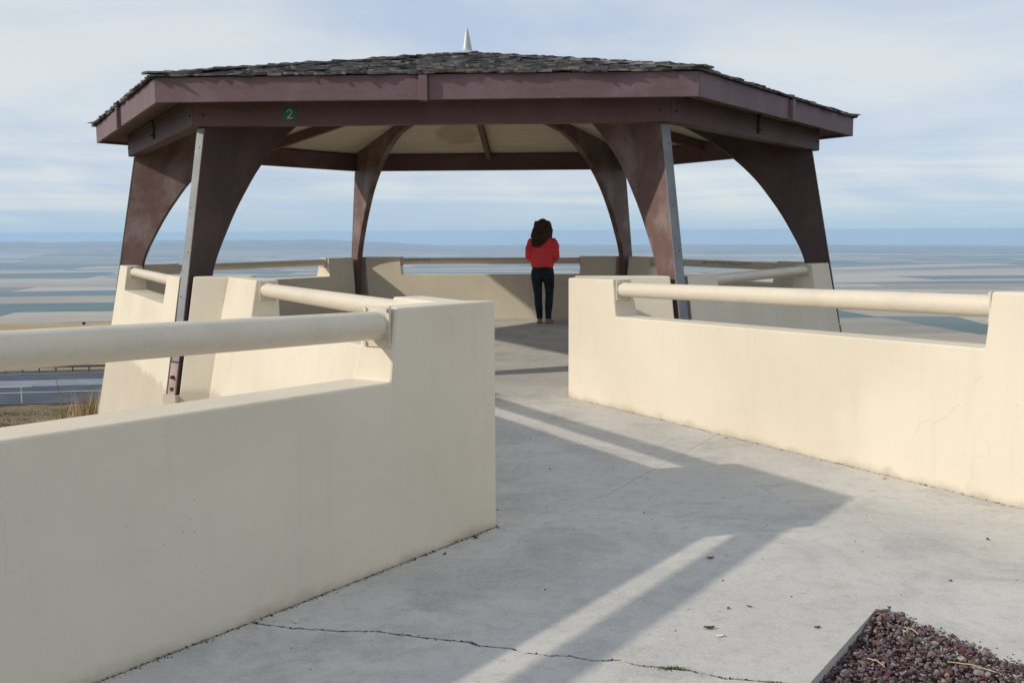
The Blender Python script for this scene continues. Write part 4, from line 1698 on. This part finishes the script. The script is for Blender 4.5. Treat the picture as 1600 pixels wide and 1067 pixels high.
flake('paper_scrap', -0.318, 4.745, 0.017, M_PAPER, 'white paper scrap at the foot of the shaded near wall', 'litter', 'scraps of litter on the walk', 1.0, 0.4)
flake('wrapper_scrap', -0.252, 4.808, 0.019, M_YELLOW, 'yellow and white wrapper scrap at the foot of the near wall', 'litter', 'scraps of litter on the walk', 1.0, 0.9)
flake('paper_scrap', 0.733, 3.643, 0.020, M_PAPER, 'white paper scrap lying in the sun on the open concrete', 'litter', 'scraps of litter on the walk', 0.3, 0.3)
flake('paper_scrap', -0.80, 3.80, 0.016, M_PAPER, 'white paper scrap beside the crack near the shaded wall', 'litter', 'scraps of litter on the walk', 0.3, 1.3)
flake('paper_scrap', 2.14, 6.02, 0.018, M_YELLOW, 'tan paper scrap at the foot of the sunlit right wall', 'litter', 'scraps of litter on the walk', 0.8, 0.2)
leafs = [(0.706, 3.716, .026, 'dead leaf beside the white scrap on the sunlit concrete'), (-0.304, 4.62, .014, 'dark leaf bit on the walk below the near wall corner'), (-0.179, 4.875, .018, 'dark leaf bit against the wall corner'),
         (0.862, 4.54, .022, 'dead leaf in the sunlit strip between the two wall shadows'), (0.816, 3.918, .012, 'leaf bit left of its neighbour on the sunlit concrete'), (0.90, 3.935, .012, 'leaf bit right of its neighbour on the sunlit concrete'),
         (1.097, 3.718, .016, 'dead leaf near the gravel bed'), (2.195, 4.805, .016, 'leaf bit alone on the concrete at the right'), (1.475, 7.238, .014, 'leaf bit beside the joint near the right wall'), (1.784, 4.223, .012, 'leaf bit just beyond the gravel corner')]
for i, (x, y, s, lb) in enumerate(leafs):
    flake('dead_leaf', x, y, s, M_LEAF, lb, 'leaf', 'dead leaves on the walk', 0.6, i * 1.1, 0.45)
# grit and leaf crumbs along the feet of the walls and in the crack
pts, szs = [], []
gg = np.random.default_rng(31)
for k in range(900):
    l = gg.uniform(0, 2.9)
    p = P1 + D1 * l - N1 * abs(gg.normal(0.006, 0.012))
    s = float(np.clip(gg.lognormal(-6.3, 0.45), 0.001, 0.006))
    pts.append((p.x, p.y, s * 0.3)); szs.append(s)
for k in range(700):
    l = gg.uniform(0.3, 5.2)
    p = R1 + D3 * l - N3 * abs(gg.normal(0.006, 0.012))
    s = float(np.clip(gg.lognormal(-6.3, 0.45), 0.001, 0.006))
    pts.append((p.x, p.y, s * 0.3)); szs.append(s)
cr_pts = rough_line(crack, 0.004, 0.004, 0.0, 77)
for k in range(500):
    q = cr_pts[int(gg.integers(len(cr_pts)))]
    s = float(np.clip(gg.lognormal(-6.0, 0.45), 0.001, 0.006))
    pts.append((q[0] + gg.normal(0, 0.004), q[1] + gg.normal(0, 0.005), -0.002)); szs.append(s)
for k in range(260):
    x, y = gg.uniform(-0.8, 3.2), gg.uniform(2.6, 8.5)
    s = float(np.clip(gg.lognormal(-6.2, 0.4), 0.001, 0.005))
    pts.append((x, y, s * 0.4)); szs.append(s)
M_GRIT = mat_random('grit', [(0.05, 0.04, 0.032), (0.12, 0.09, 0.07), (0.03, 0.026, 0.022), (0.22, 0.17, 0.12)], 0.9, True, 40)
o = stones('grit', pts, szs, M_GRIT, 13)
tag(o, 'dark grit and leaf crumbs along the wall feet and in the crack', 'grit', kind='stuff')
# moss in the crack
M_MOSS = mat_random('moss', [(0.10, 0.14, 0.035), (0.17, 0.20, 0.06), (0.13, 0.15, 0.05)], attr=True, scale=40)
sp = [(0.515 + gg.normal(0, 0.022), 3.366 + gg.normal(0, 0.006), -0.004, gg.uniform(0.006, 0.014), 0.6, 0.002) for k in range(160)]
o = blades('moss', sp, M_MOSS, 15)
tag(o, 'small tuft of green moss growing in the pavement crack', 'moss', kind='stuff')
# straws on the gravel
M_STRAWM = mat_simple('straw', (0.52, 0.42, 0.26), 0.8, 0.2, 0.15, 20)
for (x, y, a, L, lb) in ((1.50, 3.36, -0.55, 0.075, 'pale straw lying on the red gravel, longest one'), (1.42, 3.68, 1.9, 0.04, 'short straw on the gravel near the bed corner'), (1.20, 3.40, -1.0, 0.035, 'short straw on the gravel along the slab edge')):
    p0 = Vector((x - math.cos(a) * L, y - math.sin(a) * L, 0.006))
    p1 = Vector((x + math.cos(a) * L, y + math.sin(a) * L, 0.002))
    o = MB().tube([p0, (p0 + p1) / 2 + Vector((0.004, 0.003, 0.006)), p1], [0.0018, 0.002, 0.0014], 6).ob('straw', M_STRAWM)
    tag(o, lb, 'straw', 'straws on the gravel')

# ------------------------------------------------------------------ haze: the air over the plain
HAZE_DENSITY = 3.8e-5
hz = MB().box((0, 0, (-1200 + 6) / 2), (41000, 41000, (1200 + 6) / 2)).ob('haze', None)
m = bpy.data.materials.new('haze_air')
m.use_nodes = True
nt = m.node_tree
nt.nodes.clear()
out = nt.nodes.new('ShaderNodeOutputMaterial')
pvn = nt.nodes.new('ShaderNodeVolumePrincipled')
pvn.inputs['Color'].default_value = (0.53, 0.745, 1.0, 1)
pvn.inputs['Density'].default_value = HAZE_DENSITY
pvn.inputs['Anisotropy'].default_value = 0.1
nt.links.new(pvn.outputs[0], out.inputs['Volume'])
hz.data.materials.clear()
hz.data.materials.append(m)
tag(hz, 'pale blue haze filling the air over the plain', 'haze', kind='stuff')
